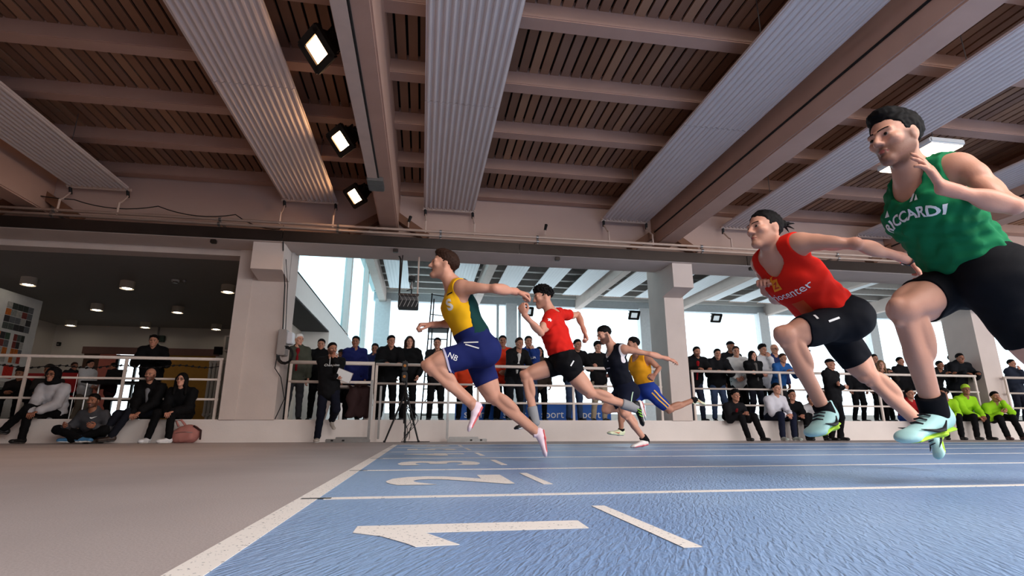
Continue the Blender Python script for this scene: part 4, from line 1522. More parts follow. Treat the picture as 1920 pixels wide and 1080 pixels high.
def runner(loc_key, J, F, U, label, skin='fair', hair=('black', 'short'), beard=0.0, shirt=None, shorts=None, socks=None, shoes=None,
           hands=None, s=0.93, leg=1.14, arm=1.0, hs=.82, res=0.009, mouth_open=False):
    J = {k: at(*v) for k, v in J.items()}
    zmin = min(p[2] for p in J.values())
    rt_ = root('person', (J['pv'][0], J['pv'][1], 0.0), label, 'person', 'sprinters on the track')
    nk, pv = J['nk'], J['pv']
    sp = nrm(nk - pv)
    Ls = nrm(J['ls'] - J['rs'])
    Lh = nrm(J['lh'] - J['rh'])
    Lm = nrm(Ls + Lh)
    Fc = nrm(np.cross(Ls, sp))
    Fp = nrm(np.cross(Lh, sp))
    Ln = np.linalg.norm(nk - pv)
    P1 = pv + sp * Ln * .30 + Fc * .012
    P2 = pv + sp * Ln * .62 + Fc * .018
    P3 = pv + sp * Ln * .84 + Fc * .006
    torso = [(ECap(pv - sp * .03, pv + sp * .06, Lh, (.140 * s, .112 * s), (.132 * s, .105 * s)), .03),
             (ECap(pv + sp * .05, P1, Lm, (.130 * s, .100 * s), (.124 * s, .094 * s)), .05),
             (ECap(P1, P2, Ls, (.124 * s, .094 * s), (.148 * s, .108 * s)), .05),
             (ECap(P2, P3, Ls, (.150 * s, .110 * s), (.150 * s, .090 * s)), .05),
             (Cap(J['ls'] * .88 + J['rs'] * .12, J['rs'] * .88 + J['ls'] * .12, .052 * s), .05)]
    for g, k in ((1, 'ls'), (-1, 'rs')):
        torso += [(Cap(nk + sp * .03, J[k] + (nk - J[k]) * .12 + sp * .01, .050 * s, .046 * s), .04),
                  (Ell(P2 + Ls * g * .070 * s + Fc * .066 * s + sp * .045, np.array([.040, .070, .058]) * s, [Fc, Ls, sp]), .035)]
    hd, = (J['hd'],)
    Fh, Uh, Lhd = head_frame(F, U)
    neck = [(Cap(nk - sp * .01, hd - Uh * .055 * hs - Fh * .022 * hs, .060 * s, .056 * hs), .035)]
    arms, legs, hnds, feet = [], [], [], []
    fines = []
    bones = []          # (kind, a, b, radius)
    for g, a in ((1, 'l'), (-1, 'r')):
        if a + 'e' in J:
            sh, el = J[a + 's'], J[a + 'e']
            ax = nrm(el - sh)
            wr = J[a + 'w']
            fx = nrm(wr - el)
            inn = fx - ax * (fx @ ax)
            inn = nrm(inn) if np.linalg.norm(inn) > .12 else nrm(Fc - ax * (Fc @ ax))
            sd = np.cross(ax, inn)
            la, lf = np.linalg.norm(el - sh), np.linalg.norm(wr - el)
            bones += [('arm', sh, el, .045), ('arm', el, wr, .035)]
            arms += [(Ell(sh + ax * .012, np.array([.062, .053, .053]) * s, [ax, inn, sd]), .03),
                     (Ell(sh + ax * la * .22 + Ls * g * .010, np.array([.080, .046, .046]) * s, [ax, inn, sd]), .018),
                     (Cap(sh, el, .035 * s, .030 * s), .02),
                     (Ell(sh + ax * la * .58 + inn * .023 * s, np.array([.074, .031, .034]) * s, [ax, inn, sd]), .014),
                     (Ell(sh + ax * la * .50 - inn * .022 * s, np.array([.085, .031, .036]) * s, [ax, inn, sd]), .014),
                     (Ell(el - inn * .008 * s, np.array([.030, .027, .030]) * s, [ax, inn, sd]), .022),
                     (Cap(el, wr, .028 * s, .0225 * s), .02),
                     (Ell(el + fx * lf * .26 + inn * .006 + sd * .010, np.array([.082, .034, .030]) * s, [fx, nrm(np.cross(sd, fx)), sd]), .016),
                     (Ell(el + fx * lf * .30 - sd * .012, np.array([.085, .028, .026]) * s, [fx, nrm(np.cross(sd, fx)), sd]), .016),
                     (ECap(el + fx * lf * .8, wr, sd, (.025 * s, .022 * s), (.028 * s, .019 * s)), .016)]
            if hands and a in hands:
                d, n, cu, spd, th = hands[a]
                d = nrm(d)
                nn = np.array(n, float)
                nn = nrm(nn - d * (nn @ d))
                hnds += hand_prims(wr, d, nn, cu, g, 1.0 * s, spd, th)
                bones.append(('arm', wr, wr + d * .12, .03))
                fines.append((wr - .11, wr + .11, .0055))
        if a + 'k' in J:
            hp, kn = J[a + 'h'], J[a + 'k']
            t = nrm(kn - hp)
            lt = np.linalg.norm(kn - hp)
            fr = nrm(Fp - t * (Fp @ t)) if np.linalg.norm(Fp - t * (Fp @ t)) > .2 else nrm(sp - t * (sp @ t))
            sd = np.cross(t, fr)
            T = [t, fr, sd]
            bones.append(('thigh' + a, hp, kn, .075))
            sl_ = s * leg
            legs += [(Cap(hp, hp + t * lt * .5, .084 * sl_, .062 * sl_), .04), (Cap(hp + t * lt * .45, kn, .062 * sl_, .043 * sl_), .025),
                     (Ell(hp + t * lt * .50 + fr * .030 * sl_, np.array([.17, .046, .052]) * sl_, T), .025),
                     (Ell(hp + t * lt * .55 + fr * .012 * sl_ + sd * .038 * sl_, np.array([.13, .046, .035]) * sl_, T), .02),
                     (Ell(hp + t * lt * .66 + fr * .010 * sl_ - sd * .036 * sl_, np.array([.095, .044, .033]) * sl_, T), .02),
                     (Ell(hp + t * lt * .48 - fr * .030 * sl_, np.array([.17, .044, .056]) * sl_, T), .025),
                     (Ell(hp - Fp * .045 * sl_ - sp * .01, np.array([.092, .092, .092]) * sl_), .05)]
            if a + 'a' in J:
                an = J[a + 'a']
                c = nrm(an - kn)
                lc = np.linalg.norm(an - kn)
                bends = t - c * (t @ c)
                bk = -nrm(bends) if np.linalg.norm(bends) > .12 else -nrm(fr - c * (fr @ c))
                bk = nrm(bk - c * (bk @ c))
                s2 = np.cross(c, bk)
                kf = nrm(t - c) if np.linalg.norm(t - c) > .2 else fr
                C = [c, bk, s2]
                bones.append(('shin', kn, an, .045))
                legs += [(Ell(kn, np.array([.045, .045, .048]) * sl_, C), .02), (Ell(kn + kf * .032 * sl_, np.array([.026, .024, .026]) * sl_, C), .014),
                         (Cap(kn + c * .01, kn + c * lc * .5, .037 * sl_, .034 * sl_), .02), (Cap(kn + c * lc * .45, an, .036 * sl_, .028 * sl_), .02),
                         (Ell(kn + c * lc * .28 + bk * .027 * sl_ + s2 * .020 * sl_, np.array([.092, .031, .028]) * sl_, C), .012),
                         (Ell(kn + c * lc * .31 + bk * .027 * sl_ - s2 * .022 * sl_, np.array([.098, .032, .028]) * sl_, C), .012),
                         (Ell(kn + c * lc * .35 - bk * .014 * sl_ + s2 * .014 * sl_, np.array([.12, .024, .022]) * sl_, C), .014),
                         (Cap(kn + c * .04 - bk * .034 * sl_, kn + c * lc * .10 - bk * .030 * sl_, .014 * sl_), .016),
                         (Cap(kn + c * lc * .55 + bk * .022 * sl_, an + bk * .024 * sl_, .016 * sl_, .012 * sl_), .018),
                         (Ell(an + s2 * .022 * sl_, np.array([.018, .018, .014]) * sl_, C), .012), (Ell(an - s2 * .022 * sl_, np.array([.018, .018, .014]) * sl_, C), .012)]
                if a + 'toe' in J:
                    mid = (J[a + 'heel'] + J[a + 'toe']) / 2
                    feet += [(Cap(an, an + (mid - an) * .6, .028 * s, .022 * s), .02)]
    # collar bones and neck cords
    for g, k in ((1, 'ls'), (-1, 'rs')):
        notch = nk + Fc * .052 * s - sp * .012
        neck += [(Cap(notch + Ls * g * .012, J[k] + (nk - J[k]) * .22 + Fc * .030 * s + sp * .022, .010 * s, .012 * s), .016),
                 (Cap(notch + Ls * g * .010, hd - Uh * .045 * hs - Fh * .018 * hs + Lhd * g * .048 * hs, .013 * s, .016 * hs), .016)]
    hp_, post = head_prims(hd, Fh, Uh, Lhd, hs)
    allp = torso + neck + arms + legs + hnds + feet
    lo, hi = bounds([p for p, _ in allp] + [p for p, _ in hp_], .03)
    fines.append((hd - .15, hd + .15, .0055))
    fd = Field(lo, hi, res, fines)
    for p, k in torso + neck:
        fd.add(p, k)
    for p, k in hp_:
        fd.add(p, min(k, .03))
    for op, p, k in post:
        fd.add(p, k, sub=(op == 'sub'))
    if mouth_open:
        fd.add(Ell(hd + Fh * .10 * hs - Uh * .066 * hs, np.array([.022, .018, .013]) * hs, [Fh, Lhd, Uh]), .004, sub=True)
    for p, k in arms + legs + feet + hnds:
        fd.add(p, k if k >= .03 or k < .01 else k * .62)
    body_field = fd
    v, f = fd.mesh()
    body = mesh_obj('body', v, f, SKINS[skin], rt_, True)
    tone = head_tone(v, hd, Fh, Uh, Lhd, hs, beard)
    for kk in ('lk', 'rk', 'le', 're'):
        if kk in J:
            w = np.clip(1 - np.linalg.norm(v - J[kk], axis=1) / .07, 0, 1)[:, None]
            tone *= 1 - w * np.array([.02, .12, .12])
    for kk in ('lw', 'rw'):
        if kk in J:
            w = np.clip(1 - np.linalg.norm(v - J[kk], axis=1) / .2, 0, 1)[:, None]
            tone *= 1 - w * np.array([.0, .10, .09])
    if mouth_open:
        q = v - hd
        w = (np.abs(q @ Uh + .066 * hs) < .011) & (np.abs(q @ Lhd) < .018) & (q @ Fh > .06)
        tone[w] = (.16, .05, .05)
    set_tone(body, tone)
    face_features(rt_, body, hd, Fh, Uh, Lhd, hs, HAIRS[hair[0]])
    # hair
    hv, hf = hair_mesh(hd, Fh, Uh, Lhd, hs, hair[1], .0055, 2.0)
    mesh_obj('hair', hv, hf, HAIRS[hair[0]], rt_, True)
    if hair[1] == 'bun':
        b0 = hd - Fh * .15 * hs + Uh * .055 * hs
        m_ = MB()
        for k_ in range(7):
            dv = -Fh * (.05 + .008 * (k_ % 3)) + Uh * .012 * (k_ - 3) * .8 + Lhd * .006 * ((k_ * 5) % 7 - 3)
            m_.tube([b0, b0 + dv * .5 + Uh * .004, b0 + dv], [.008, .006, .001], 5)
        m_.build('hair_tuft', HAIRS[hair[0]], rt_, True)
    if beard >= .97:
        pr_, _ = head_prims(hd, Fh, Uh, Lhd, hs)
        fb = Field(hd - .16, hd + .16, .006)
        for p, k in pr_[:10]:
            fb.add(p, min(k, .03), off=.0035)

        def bcut(X, Y, Z):
            x, y, z = X - hd[0], Y - hd[1], Z - hd[2]
            q = [(x * a[0] + y * a[1] + z * a[2]) / s for a in (Fh, Lhd, Uh)]
            side = np.where(np.abs(q[1]) > .045, .035, 0)
            return np.maximum(np.maximum(q[2] + .046 - side, -.012 - q[0]), .0) * s * 1.0 + np.where((np.abs(q[1]) < .026) & (q[2] > -.082) & (q[0] > .06), .02, -.002)
        fb.cut(bcut)
        bvv, bff = fb.mesh()
        if len(bvv):
            mesh_obj('beard', bvv, bff, HAIRS[hair[0]], rt_, True)
    out = dict(root=rt_, J=J, Fc=Fc, Ls=Ls, sp=sp, Fp=Fp, Lh=Lh, P1=P1, P2=P2, P3=P3, Ln=Ln, hd=hd)
    # ---- shirt
    def shirt_field(shirt):
        off = shirt.get('off', .009)
        tp = torso + [q for q in legs if isinstance(q[0], Ell) and np.linalg.norm(q[0].c - pv) < .2]
        sl = []
        if shirt.get('sleeve'):
            for a in 'lr':
                sl += [(Cap(J[a + 's'], J[a + 's'] + (J[a + 'e'] - J[a + 's']) * shirt['sleeve'], .058 * s, .054 * s), .03)]
        lo, hi = bounds([p for p, _ in tp + sl], .04)
        fg = Field(lo, hi, .0075)
        for p, k in torso:
            fg.add(p, k, off)
        if shirt.get('loose'):
            fg.add(ECap(pv + sp * .03, P2, Lm, ((.140 + shirt['loose']) * s, (.108 + shirt['loose']) * s), (.150 * s, .115 * s)), .04, .004)
        for p, k in sl:
            fg.add(p, k, .004)
        fg.warp(shirt.get('wr', .0022), shirt.get('wf', 48), shirt.get('seed', 1.0))
        b0 = pv + sp * shirt.get('hem', .03)
        hn = nrm(sp + Fp * shirt.get('tilt', 0.0))
        fg.cut(lambda X, Y, Z: -((X - b0[0]) * hn[0] + (Y - b0[1]) * hn[1] + (Z - b0[2]) * hn[2]))
        if not sl:
            wd = shirt.get('arm', .085)
            for a, g in (('l', 1), ('r', -1)):
                c_ = J[a + 's'] + Ls * g * .035 * s - sp * .012
                fg.add(ECap(c_ + sp * .10, c_ - sp * (.055 + shirt.get('deep', 0)), Fc, (wd * 1.35, wd * .62), (wd * 1.2, wd * .60)), .006, sub=True)
        nc = nk + Fc * .055 * s + sp * .035
        fg.add(Ell(nc, np.array([.10, .080, shirt.get('neck', .10)]), [Fc, Ls, sp]), .006, sub=True)
        fg.add(Ell(nk - Fc * .01 + sp * .07, np.array([.085, .078, .07]), [Fc, Ls, sp]), .006, sub=True)
        return fg, sl

    if shirt:
        if shirt.get('under'):
            fu_, _ = shirt_field(dict(shirt, off=.005, arm=.066, deep=.0, neck=.10, wr=.001))
            a_, b_ = fu_.mesh()
            mesh_obj('undershirt', a_, b_, cloth(shirt['under'], .7), rt_, True)
        fg, sl = shirt_field(shirt)
        gv, gf = fg.mesh()
        so = mesh_obj('singlet' if not sl else 't_shirt', gv, gf, cloth(shirt['rgb'], shirt.get('rough', .6)), rt_, True)
        out['shirt'] = so
        if shirt.get('side_rgb'):
            # side panel: same shell, a little proud, cut to a band along the flank
            fg2 = fg
            fg2.f = fg2.f - .0025
            c_ = (P1 + P2) / 2

            def sc(X, Y, Z):
                q = (X - c_[0]) * Fc[0] + (Y - c_[1]) * Fc[1] + (Z - c_[2]) * Fc[2]
                h_ = (X - c_[0]) * sp[0] + (Y - c_[1]) * sp[1] + (Z - c_[2]) * sp[2]
                l_ = np.abs((X - c_[0]) * Ls[0] + (Y - c_[1]) * Ls[1] + (Z - c_[2]) * Ls[2])
                return np.maximum(q + .012 + .18 * h_, .02 - l_)
            fg2.cut(sc)
            a_, b_ = fg2.mesh()
            mesh_obj('side_panel', a_, b_, cloth(shirt['side_rgb'], .6), rt_, True)
    # ---- shorts
    if shorts:
        off = shorts.get('off', .007)
        fr_ = shorts.get('len', .6)
        ths = [(p0, p1) for kd, p0, p1, r_ in bones if kd.startswith('thigh')]
        lo = np.min([np.minimum(p, q) - .16 for p, q in ths] + [pv - .2], 0)
        hi = np.max([np.maximum(p, q) + .16 for p, q in ths] + [pv + .25], 0)
        qs = body_field.sl(lo, hi)
        fg = Field.__new__(Field)
        fg.ax = [body_field.ax[i][qs[i]] for i in range(3)]
        fg.f = body_field.f[qs] - np.float32(off)
        fg.refine()
        Xg, Yg, Zg = fg.xyz((slice(None),) * 3)

        def segd(p, q, r_):
            return Cap(p, q, 0.0).ev(Xg, Yg, Zg) - r_
        best = segd(pv - sp * .05, nk, .115)
        tp_ = pv + sp * shorts.get('top', .09)
        cutv = (Xg - tp_[0]) * sp[0] + (Yg - tp_[1]) * sp[1] + (Zg - tp_[2]) * sp[2] + 0 * best
        for kd, p0, p1, r_ in bones:
            if kd.startswith('thigh'):
                d_ = segd(p0, p1, .08)
                u_ = nrm(p1 - p0)
                e_ = p0 + (p1 - p0) * fr_
                c_ = (Xg - e_[0]) * u_[0] + (Yg - e_[1]) * u_[1] + (Zg - e_[2]) * u_[2]
            else:
                d_ = segd(p0, p1, r_)
                c_ = .03
            m_ = d_ < best
            cutv = np.where(m_, c_, cutv)
            best = np.where(m_, d_, best)
        fg.warp(shorts.get('wr', .0012), 50, 3.0)
        fg.f = np.maximum(fg.f, cutv.astype(np.float32))
        if shorts.get('flare'):
            fg2 = Field.__new__(Field)
            fg2.ax, fg2.f = fg.ax, fg.f
            for kd, p0, p1, r_ in bones:
                if kd.startswith('thigh'):
                    e_ = p0 + (p1 - p0) * fr_
                    fx_ = Cap(p0, e_ + (p1 - p0) * .2, .098 * s, .098 * s).ev(Xg, Yg, Zg)
                    fx_ = np.maximum(fx_, ((Xg - e_[0]) * (p1 - p0)[0] + (Yg - e_[1]) * (p1 - p0)[1] + (Zg - e_[2]) * (p1 - p0)[2]) / np.linalg.norm(p1 - p0))
                    fg.f = np.minimum(fg.f, fx_.astype(np.float32))
        pad = [np.concatenate([[a_[0] - .01], a_, [a_[-1] + .01]]).astype(np.float32) for a_ in fg.ax]
        fg.ax = pad
        fg.f = np.pad(fg.f, 1, constant_values=.05)
        a_, b_ = fg.mesh()
        so = mesh_obj('shorts', a_, b_, cloth(shorts['rgb'], shorts.get('rough', .55)), rt_, True)
        out['shorts'] = so
    if socks:
        for a in 'lr':
            if a + 'a' in J:
                an, kn = J[a + 'a'], J[a + 'k']
                d = nrm(kn - an)
                fk = Field(an - .16, an + .16, .007)
                fk.add(Cap(an - d * .03, an + d * .2, .037 * s * leg, .043 * s * leg), 0, .004)
                h_ = socks['h']
                fk.cut(lambda X, Y, Z: (X - an[0]) * d[0] + (Y - an[1]) * d[1] + (Z - an[2]) * d[2] - h_)
                a_, b_ = fk.mesh()
                mesh_obj('sock', a_, b_, cloth(socks['rgb'], .9), rt_, True)
    if shoes:
        for a in 'lr':
            if a + 'toe' in J and a + 'a' in J:
                hl = J[a + 'heel'] if a + 'heel' in J else None
                put_shoe(rt_, hl, J[a + 'toe'], J[a + 'a'], 'spike', shoes['up'], shoes['sole'], .005, shoes.get('extra'))
    return out
def shoe_m(up, sole):
    return mat('shoe_%d_%d_%d' % tuple(up), up, .5, var=.06, scale=30), mat('sole_%d_%d_%d' % tuple(sole), sole, .45, var=.05)


FIST = [62, 66, 68, 70]
mint_u, lime_s = shoe_m((176, 222, 220), (186, 232, 60))
M_INK = mat('print_black', (16, 18, 24), .5)
swoosh = [('swoosh', [(.09, .043, .050), (.115, .046, .026), (.15, .047, .028), (.215, .040, .048)], [.002, .008, .007, .001], M_INK),
          ('swoosh', [(.09, -.043, .050), (.115, -.046, .026), (.15, -.047, .028), (.215, -.040, .048)], [.002, .008, .007, .001], M_INK)]
lace = [('lace', [(.13 + .022 * i, -.022, .074 - .009 * i), (.135 + .022 * i, 0, .080 - .009 * i), (.13 + .022 * i, .022, .074 - .009 * i)], .0035, M_INK) for i in range(3)]

G = runner('green', dict(hd=(1678, 262, 1.66), nk=(1716, 338, 1.70), ls=(1800, 312, 1.55), rs=(1690, 378, 1.85), le=(1900, 386, 1.42), lw=(1767, 352, 1.44),
                         re=(1735, 440, 2.05), rw=(1790, 470, 2.15), pv=(1822, 505, 1.72), lh=(1852, 525, 1.64), rh=(1800, 528, 1.80), rk=(1694, 580, 1.78), ra=(1750, 765, 1.88),
                         rheel=(1790, 803, 1.90), rtoe=(1688, 838, 1.86), lk=(1985, 690, 1.62), la=(2110, 690, 1.62), lheel=(2145, 665, 1.62), ltoe=(2160, 760, 1.62)),
           (-1, -.12, -.10), (-.15, 0, 1), 'sprinter in a green singlet and black tights, nearest, one hand raised by his face',
           hair=('black', 'quiff'), beard=.80, leg=1.30, arm=1.05, hs=.93, shirt=dict(rgb=(24, 112, 70), loose=.022, hem=.02, tilt=.1, wr=.0050, wf=75, off=.012, neck=.105, arm=.082),
           shorts=dict(rgb=(15, 15, 19), len=.66, top=.10), shoes=dict(up=mint_u, sole=lime_s, extra=swoosh + lace), socks=dict(h=.055, rgb=(18, 18, 22)),
           hands=dict(l=(at(1722, 284, 1.42) - at(1767, 352, 1.44), (-.55, .75, -.1), [9, 10, 13, 20], .16, .25), r=((.8, .1, .3), (0, 1, 0), FIST, 0, .9)))

A = runner('ario', dict(hd=(1434, 432, 2.42), nk=(1458, 480, 2.45), ls=(1503, 455, 2.28), rs=(1426, 494, 2.60), le=(1604, 457, 2.12), lw=(1706, 487, 2.16), re=(1462, 562, 2.78), rw=(1436, 547, 2.58),
                        pv=(1564, 594, 2.48), lh=(1582, 604, 2.40), rh=(1554, 606, 2.57), lk=(1471, 628, 2.36), la=(1545, 768, 2.42), lheel=(1567, 795, 2.47), ltoe=(1524, 826, 2.30),
                        rk=(1626, 702, 2.57), ra=(1732, 802, 2.57), rheel=(1756, 800, 2.58), rtoe=(1768, 864, 2.50)),
           (-1, -.15, .02), (0, 0, 1), 'sprinter in a red singlet with white lettering, hair tied back, arm swung behind',
           hair=('black', 'bun'), beard=.28, hs=.87, shirt=dict(rgb=(216, 36, 24), hem=.035, tilt=.1, wr=.003, neck=.115, loose=.008, arm=.085, seed=2.0),
           shorts=dict(rgb=(15, 17, 24), len=.74, top=.09), shoes=dict(up=mint_u, sole=lime_s, extra=swoosh + lace), socks=dict(h=.03, rgb=(20, 20, 24)),
           hands=dict(l=((.75, .05, -.6), (-.5, .6, -.4), [38, 42, 46, 50], 0, .6), r=((-.45, -.55, .55), (.2, .3, -.8), FIST, 0, .9)))

pw, po = shoe_m((250, 226, 236), (240, 110, 110))
Yl = runner('yellow', dict(hd=(832, 498, 3.60), nk=(853, 541, 3.63), ls=(868, 540, 3.47), rs=(851, 562, 3.80), le=(929, 541, 3.34), lw=(968, 547, 3.46), re=(853, 606, 3.88), rw=(809, 609, 3.74),
                           pv=(892, 645, 3.63), lh=(897, 660, 3.55), rh=(891, 662, 3.72), lk=(806, 686, 3.53), la=(885, 758, 3.52), lheel=(909, 757, 3.52), ltoe=(882, 812, 3.52),
                           rk=(924, 742, 3.72), ra=(1001, 808, 3.70), rheel=(1019, 799, 3.70), rtoe=(1028, 857, 3.68)),
            (-1, -.05, .14), (.12, 0, 1), 'leading sprinter in a yellow and dark green singlet and navy tights, mouth open',
            hair=('brown', 'quiff'), beard=.40, shirt=dict(rgb=(236, 178, 28), hem=.05, tilt=-.15, wr=.0016, neck=.08, arm=.082, side_rgb=(20, 58, 56), off=.006),
            shorts=dict(rgb=(30, 38, 92), len=.70, top=.10), shoes=dict(up=pw, sole=po), s=.95, mouth_open=True,
            hands=dict(l=((.95, .25, -.12), (-.1, .3, -.95), FIST, 0, .8), r=((-.9, -.2, -.05), (.0, .2, -.9), FIST, 0, .8)))

bk_u, wh_s = shoe_m((20, 22, 24), (232, 232, 232))
lime = mat('lime_stripe', (150, 230, 70), .5)
stripes = [('stripe', [(.10 + .03 * i, .044, .058 - .004 * i), (.115 + .03 * i, .048, .036), (.125 + .03 * i, .046, .020)], .005, lime) for i in range(3)]
Rd = runner('red', dict(hd=(1018, 558, 4.78), nk=(1036, 594, 4.80), ls=(1031, 597, 4.66), rs=(1049, 590, 4.97), le=(1014, 624, 4.52), lw=(984, 591, 4.40), re=(1084, 590, 5.10), rw=(1096, 622, 4.96),
                        pv=(1056, 672, 4.80), lh=(1060, 682, 4.72), rh=(1054, 682, 4.88), lk=(1107, 737, 4.72), la=(1187, 764, 4.72), lheel=(1198, 748, 4.72), ltoe=(1210, 799, 4.70),
                        rk=(985, 704, 4.88), ra=(1002, 785, 4.88), rheel=(1010, 797, 4.88), rtoe=(964, 808, 4.86)),
            (-1, -.05, -.22), (-.1, 0, 1), 'sprinter in a plain red t-shirt, short black shorts and grey socks',
            hair=('black', 'curly'), beard=.4, shirt=dict(rgb=(204, 34, 26), hem=.05, sleeve=.46, wr=.004, loose=.01, neck=.05),
            shorts=dict(rgb=(16, 16, 19), len=.42, top=.09, flare=.012, wr=.003), shoes=dict(up=bk_u, sole=wh_s, extra=stripes), socks=dict(h=.11, rgb=(150, 150, 152)),
            hands=dict(l=((-.4, -.1, .9), (.5, .6, .3), FIST, 0, .9), r=((.3, -.1, -.9), (-.8, .2, -.3), FIST, 0, .9)))

w_u, p_s = shoe_m((236, 230, 226), (226, 120, 130))
Bk = runner('black', dict(hd=(1133, 628, 5.95), nk=(1150, 656, 5.98), ls=(1172, 655, 5.82), rs=(1147, 664, 6.15), le=(1219, 664, 5.72), lw=(1253, 673, 5.74), re=(1150, 690, 6.30), rw=(1140, 705, 6.1),
                          pv=(1170, 726, 6.0), lh=(1175, 735, 5.92), rh=(1166, 737, 6.10), lk=(1172, 776, 5.80), la=(1208, 823, 5.90), lheel=(1219, 834, 5.90), ltoe=(1183, 842, 5.86),
                          rk=(1137, 768, 6.08), ra=(1192, 765, 6.12), rheel=(1203, 748, 6.12), rtoe=(1212, 785, 6.12)),
            (-.9, -.15, -.38), (-.3, 0, 1), 'bearded sprinter in a black singlet and dark tights, arm stretched back toward the pillar',
            hair=('black', 'short'), beard=.96, shirt=dict(rgb=(18, 20, 30), hem=.03, wr=.002, neck=.13, arm=.098, deep=.05, off=.011, under=(226, 220, 224)),
            shorts=dict(rgb=(20, 24, 42), len=.74, top=.09), shoes=dict(up=w_u, sole=p_s), socks=dict(h=.035, rgb=(18, 18, 20)), res=.011,
            hands=dict(l=((.92, .2, -.15), (-.1, .4, -.9), [24, 28, 32, 36], .06, .4)))

y_u, y_s = shoe_m((228, 232, 196), (220, 226, 200))
orange_mark = [('swoosh', [(.10, .043, .046), (.12, .046, .028), (.20, .041, .044)], [.002, .006, .001], mat('orange_mark', (236, 96, 50), .5))]
Og = runner('orange', dict(hd=(1187, 646, 7.16), nk=(1197, 670, 7.18), ls=(1216, 674, 7.02), rs=(1186, 676, 7.34), le=(1236, 690, 6.94), lw=(1228, 702, 6.80), re=(1172, 700, 7.5), rw=(1160, 700, 7.3),
                           pv=(1211, 727, 7.18), lh=(1216, 733, 7.10), rh=(1209, 733, 7.26), lk=(1255, 768, 7.10), la=(1300, 751, 7.10), lheel=(1297, 743, 7.10), ltoe=(1324, 757, 7.10),
                           rk=(1163, 768, 7.20), ra=(1165, 806, 7.26), rheel=(1173, 817, 7.26), rtoe=(1138, 815, 7.24)),
            (-1, 0, -.1), (0, 0, 1), 'sprinter in an orange singlet and blue tights, half hidden behind the black singlet',
            skin='mid', hair=('black', 'short'), shirt=dict(rgb=(232, 160, 34), hem=.06, wr=.002, arm=.09, off=.014),
            shorts=dict(rgb=(38, 60, 138), len=.86, top=.09), shoes=dict(up=y_u, sole=y_s, extra=orange_mark), socks=dict(h=.02, rgb=(20, 20, 22)), res=.012,
            hands=dict(l=((-.5, .2, -.6), (0, 1, 0), FIST, 0, .8)))

# ---------------------------------------------------------------- prints on the runners' clothes
M_PINK = mat('orange_print', (240, 150, 30), .55)


def arc_text(txt, size, R, maxedge=.006):
    v, f = text_mesh(txt, size, maxedge, bold=.0016)
    a = v[:, 0] / R
    return np.stack([(R + v[:, 1]) * np.sin(a), (R + v[:, 1]) * np.cos(a) - R], 1), f


def chest(r, px, Y, size_dir=1.0):
    """origin on the chest from where the print shows, left-to-right axis as read from the front"""
    o = at(px[0], px[1], Y)
    return o, -r['Ls'] * -1.0


def shirt_print(r, name, uvf, pos, m, face=None, target='shirt', roll=0.0, width_axis=None):
    d = -(r['Fc'] if face is None else face)
    Vv = r['sp']
    U = nrm(np.cross(Vv, -d))
    Vv = nrm(np.cross(-d, U))
    c, s_ = math.cos(roll), math.sin(roll)
    U, Vv = U * c + Vv * s_, Vv * c - U * s_
    return project_print(r['root'], r[target], name, uvf, pos, U, Vv, d, m, .003)


def rect(w, h, n=6):
    xs, ys = np.linspace(-w / 2, w / 2, n), np.linspace(-h / 2, h / 2, n)
    v = np.array([(x, y) for y in ys for x in xs])
    f = [(j * n + i, j * n + i + 1, (j + 1) * n + i + 1, (j + 1) * n + i) for j in range(n - 1) for i in range(n - 1)]
    return v, f


def bend(uvf, fn):
    return np.array([fn(*p) for p in uvf[0]]), uvf[1]


shirt_print(G, 'lettering', arc_text('RICCARDI', .056, .22), G['P2'] + G['sp'] * .050 + G['Ls'] * .022, M_PWHITE)
tri = (np.array([(-.02, -.012), (-.008, -.012), (.004, .012), (-.004, .012), (.006, -.012), (.02, -.012), (.010, .008)]), [(0, 1, 2, 3), (4, 5, 6)])
shirt_print(G, 'emblem', tri, G['P2'] + G['sp'] * .098 + G['Ls'] * .062, M_PWHITE)
shirt_print(G, 'emblem', (np.array([(-.012, -.01), (.012, -.01), (.0, .014)]), [(0, 1, 2)]), G['P2'] + G['sp'] * .092 - G['Ls'] * .075, M_PWHITE)
shirt_print(A, 'lettering', text_mesh('Ariocenter', .062, .008), A['P2'] + A['sp'] * .005 + A['Ls'] * .01, M_PWHITE)
lg = shirt_print(A, 'emblem', rect(.052, .066), A['P2'] + A['sp'] * .075 - A['Ls'] * .01, M_PINK)
zed = (np.array([(-.016, .004), (.016, .016), (.016, .008), (-.004, -.012), (.016, -.012), (.016, -.020), (-.018, -.020), (.004, .004)]), [(0, 7, 2, 1), (7, 6, 3, 2), (6, 5, 4, 3)])
if lg:
    d = -A['Fc']
    project_print(A['root'], A['shirt'], 'emblem_mark', zed, A['P2'] + A['sp'] * .072 - A['Ls'] * .01, nrm(np.cross(A['sp'], A['Fc'])), A['sp'], d, mat('red_print', (200, 44, 26), .5), .0045)
shirt_print(A, 'fabric_panel', rect(.075, .13), A['P1'] + A['sp'] * .02 + A['Ls'] * .03, mat('orange_red_mesh', (206, 72, 24), .7))
# slanted letters across the yellow chest (seen from the side)
sd = nrm(Yl['Fc'] * .55 + Yl['Ls'] * .83)
shirt_print(Yl, 'lettering', text_mesh('S', .10, .008, bold=.004), Yl['P2'] + Yl['sp'] * .035 - Yl['Ls'] * .01, mat('grey_print', (222, 216, 206), .5), face=sd)
shirt_print(Yl, 'maker_strip', rect(.05, .010), Yl['P2'] + Yl['sp'] * .11 + Yl['Ls'] * .03, M_INK, face=sd)


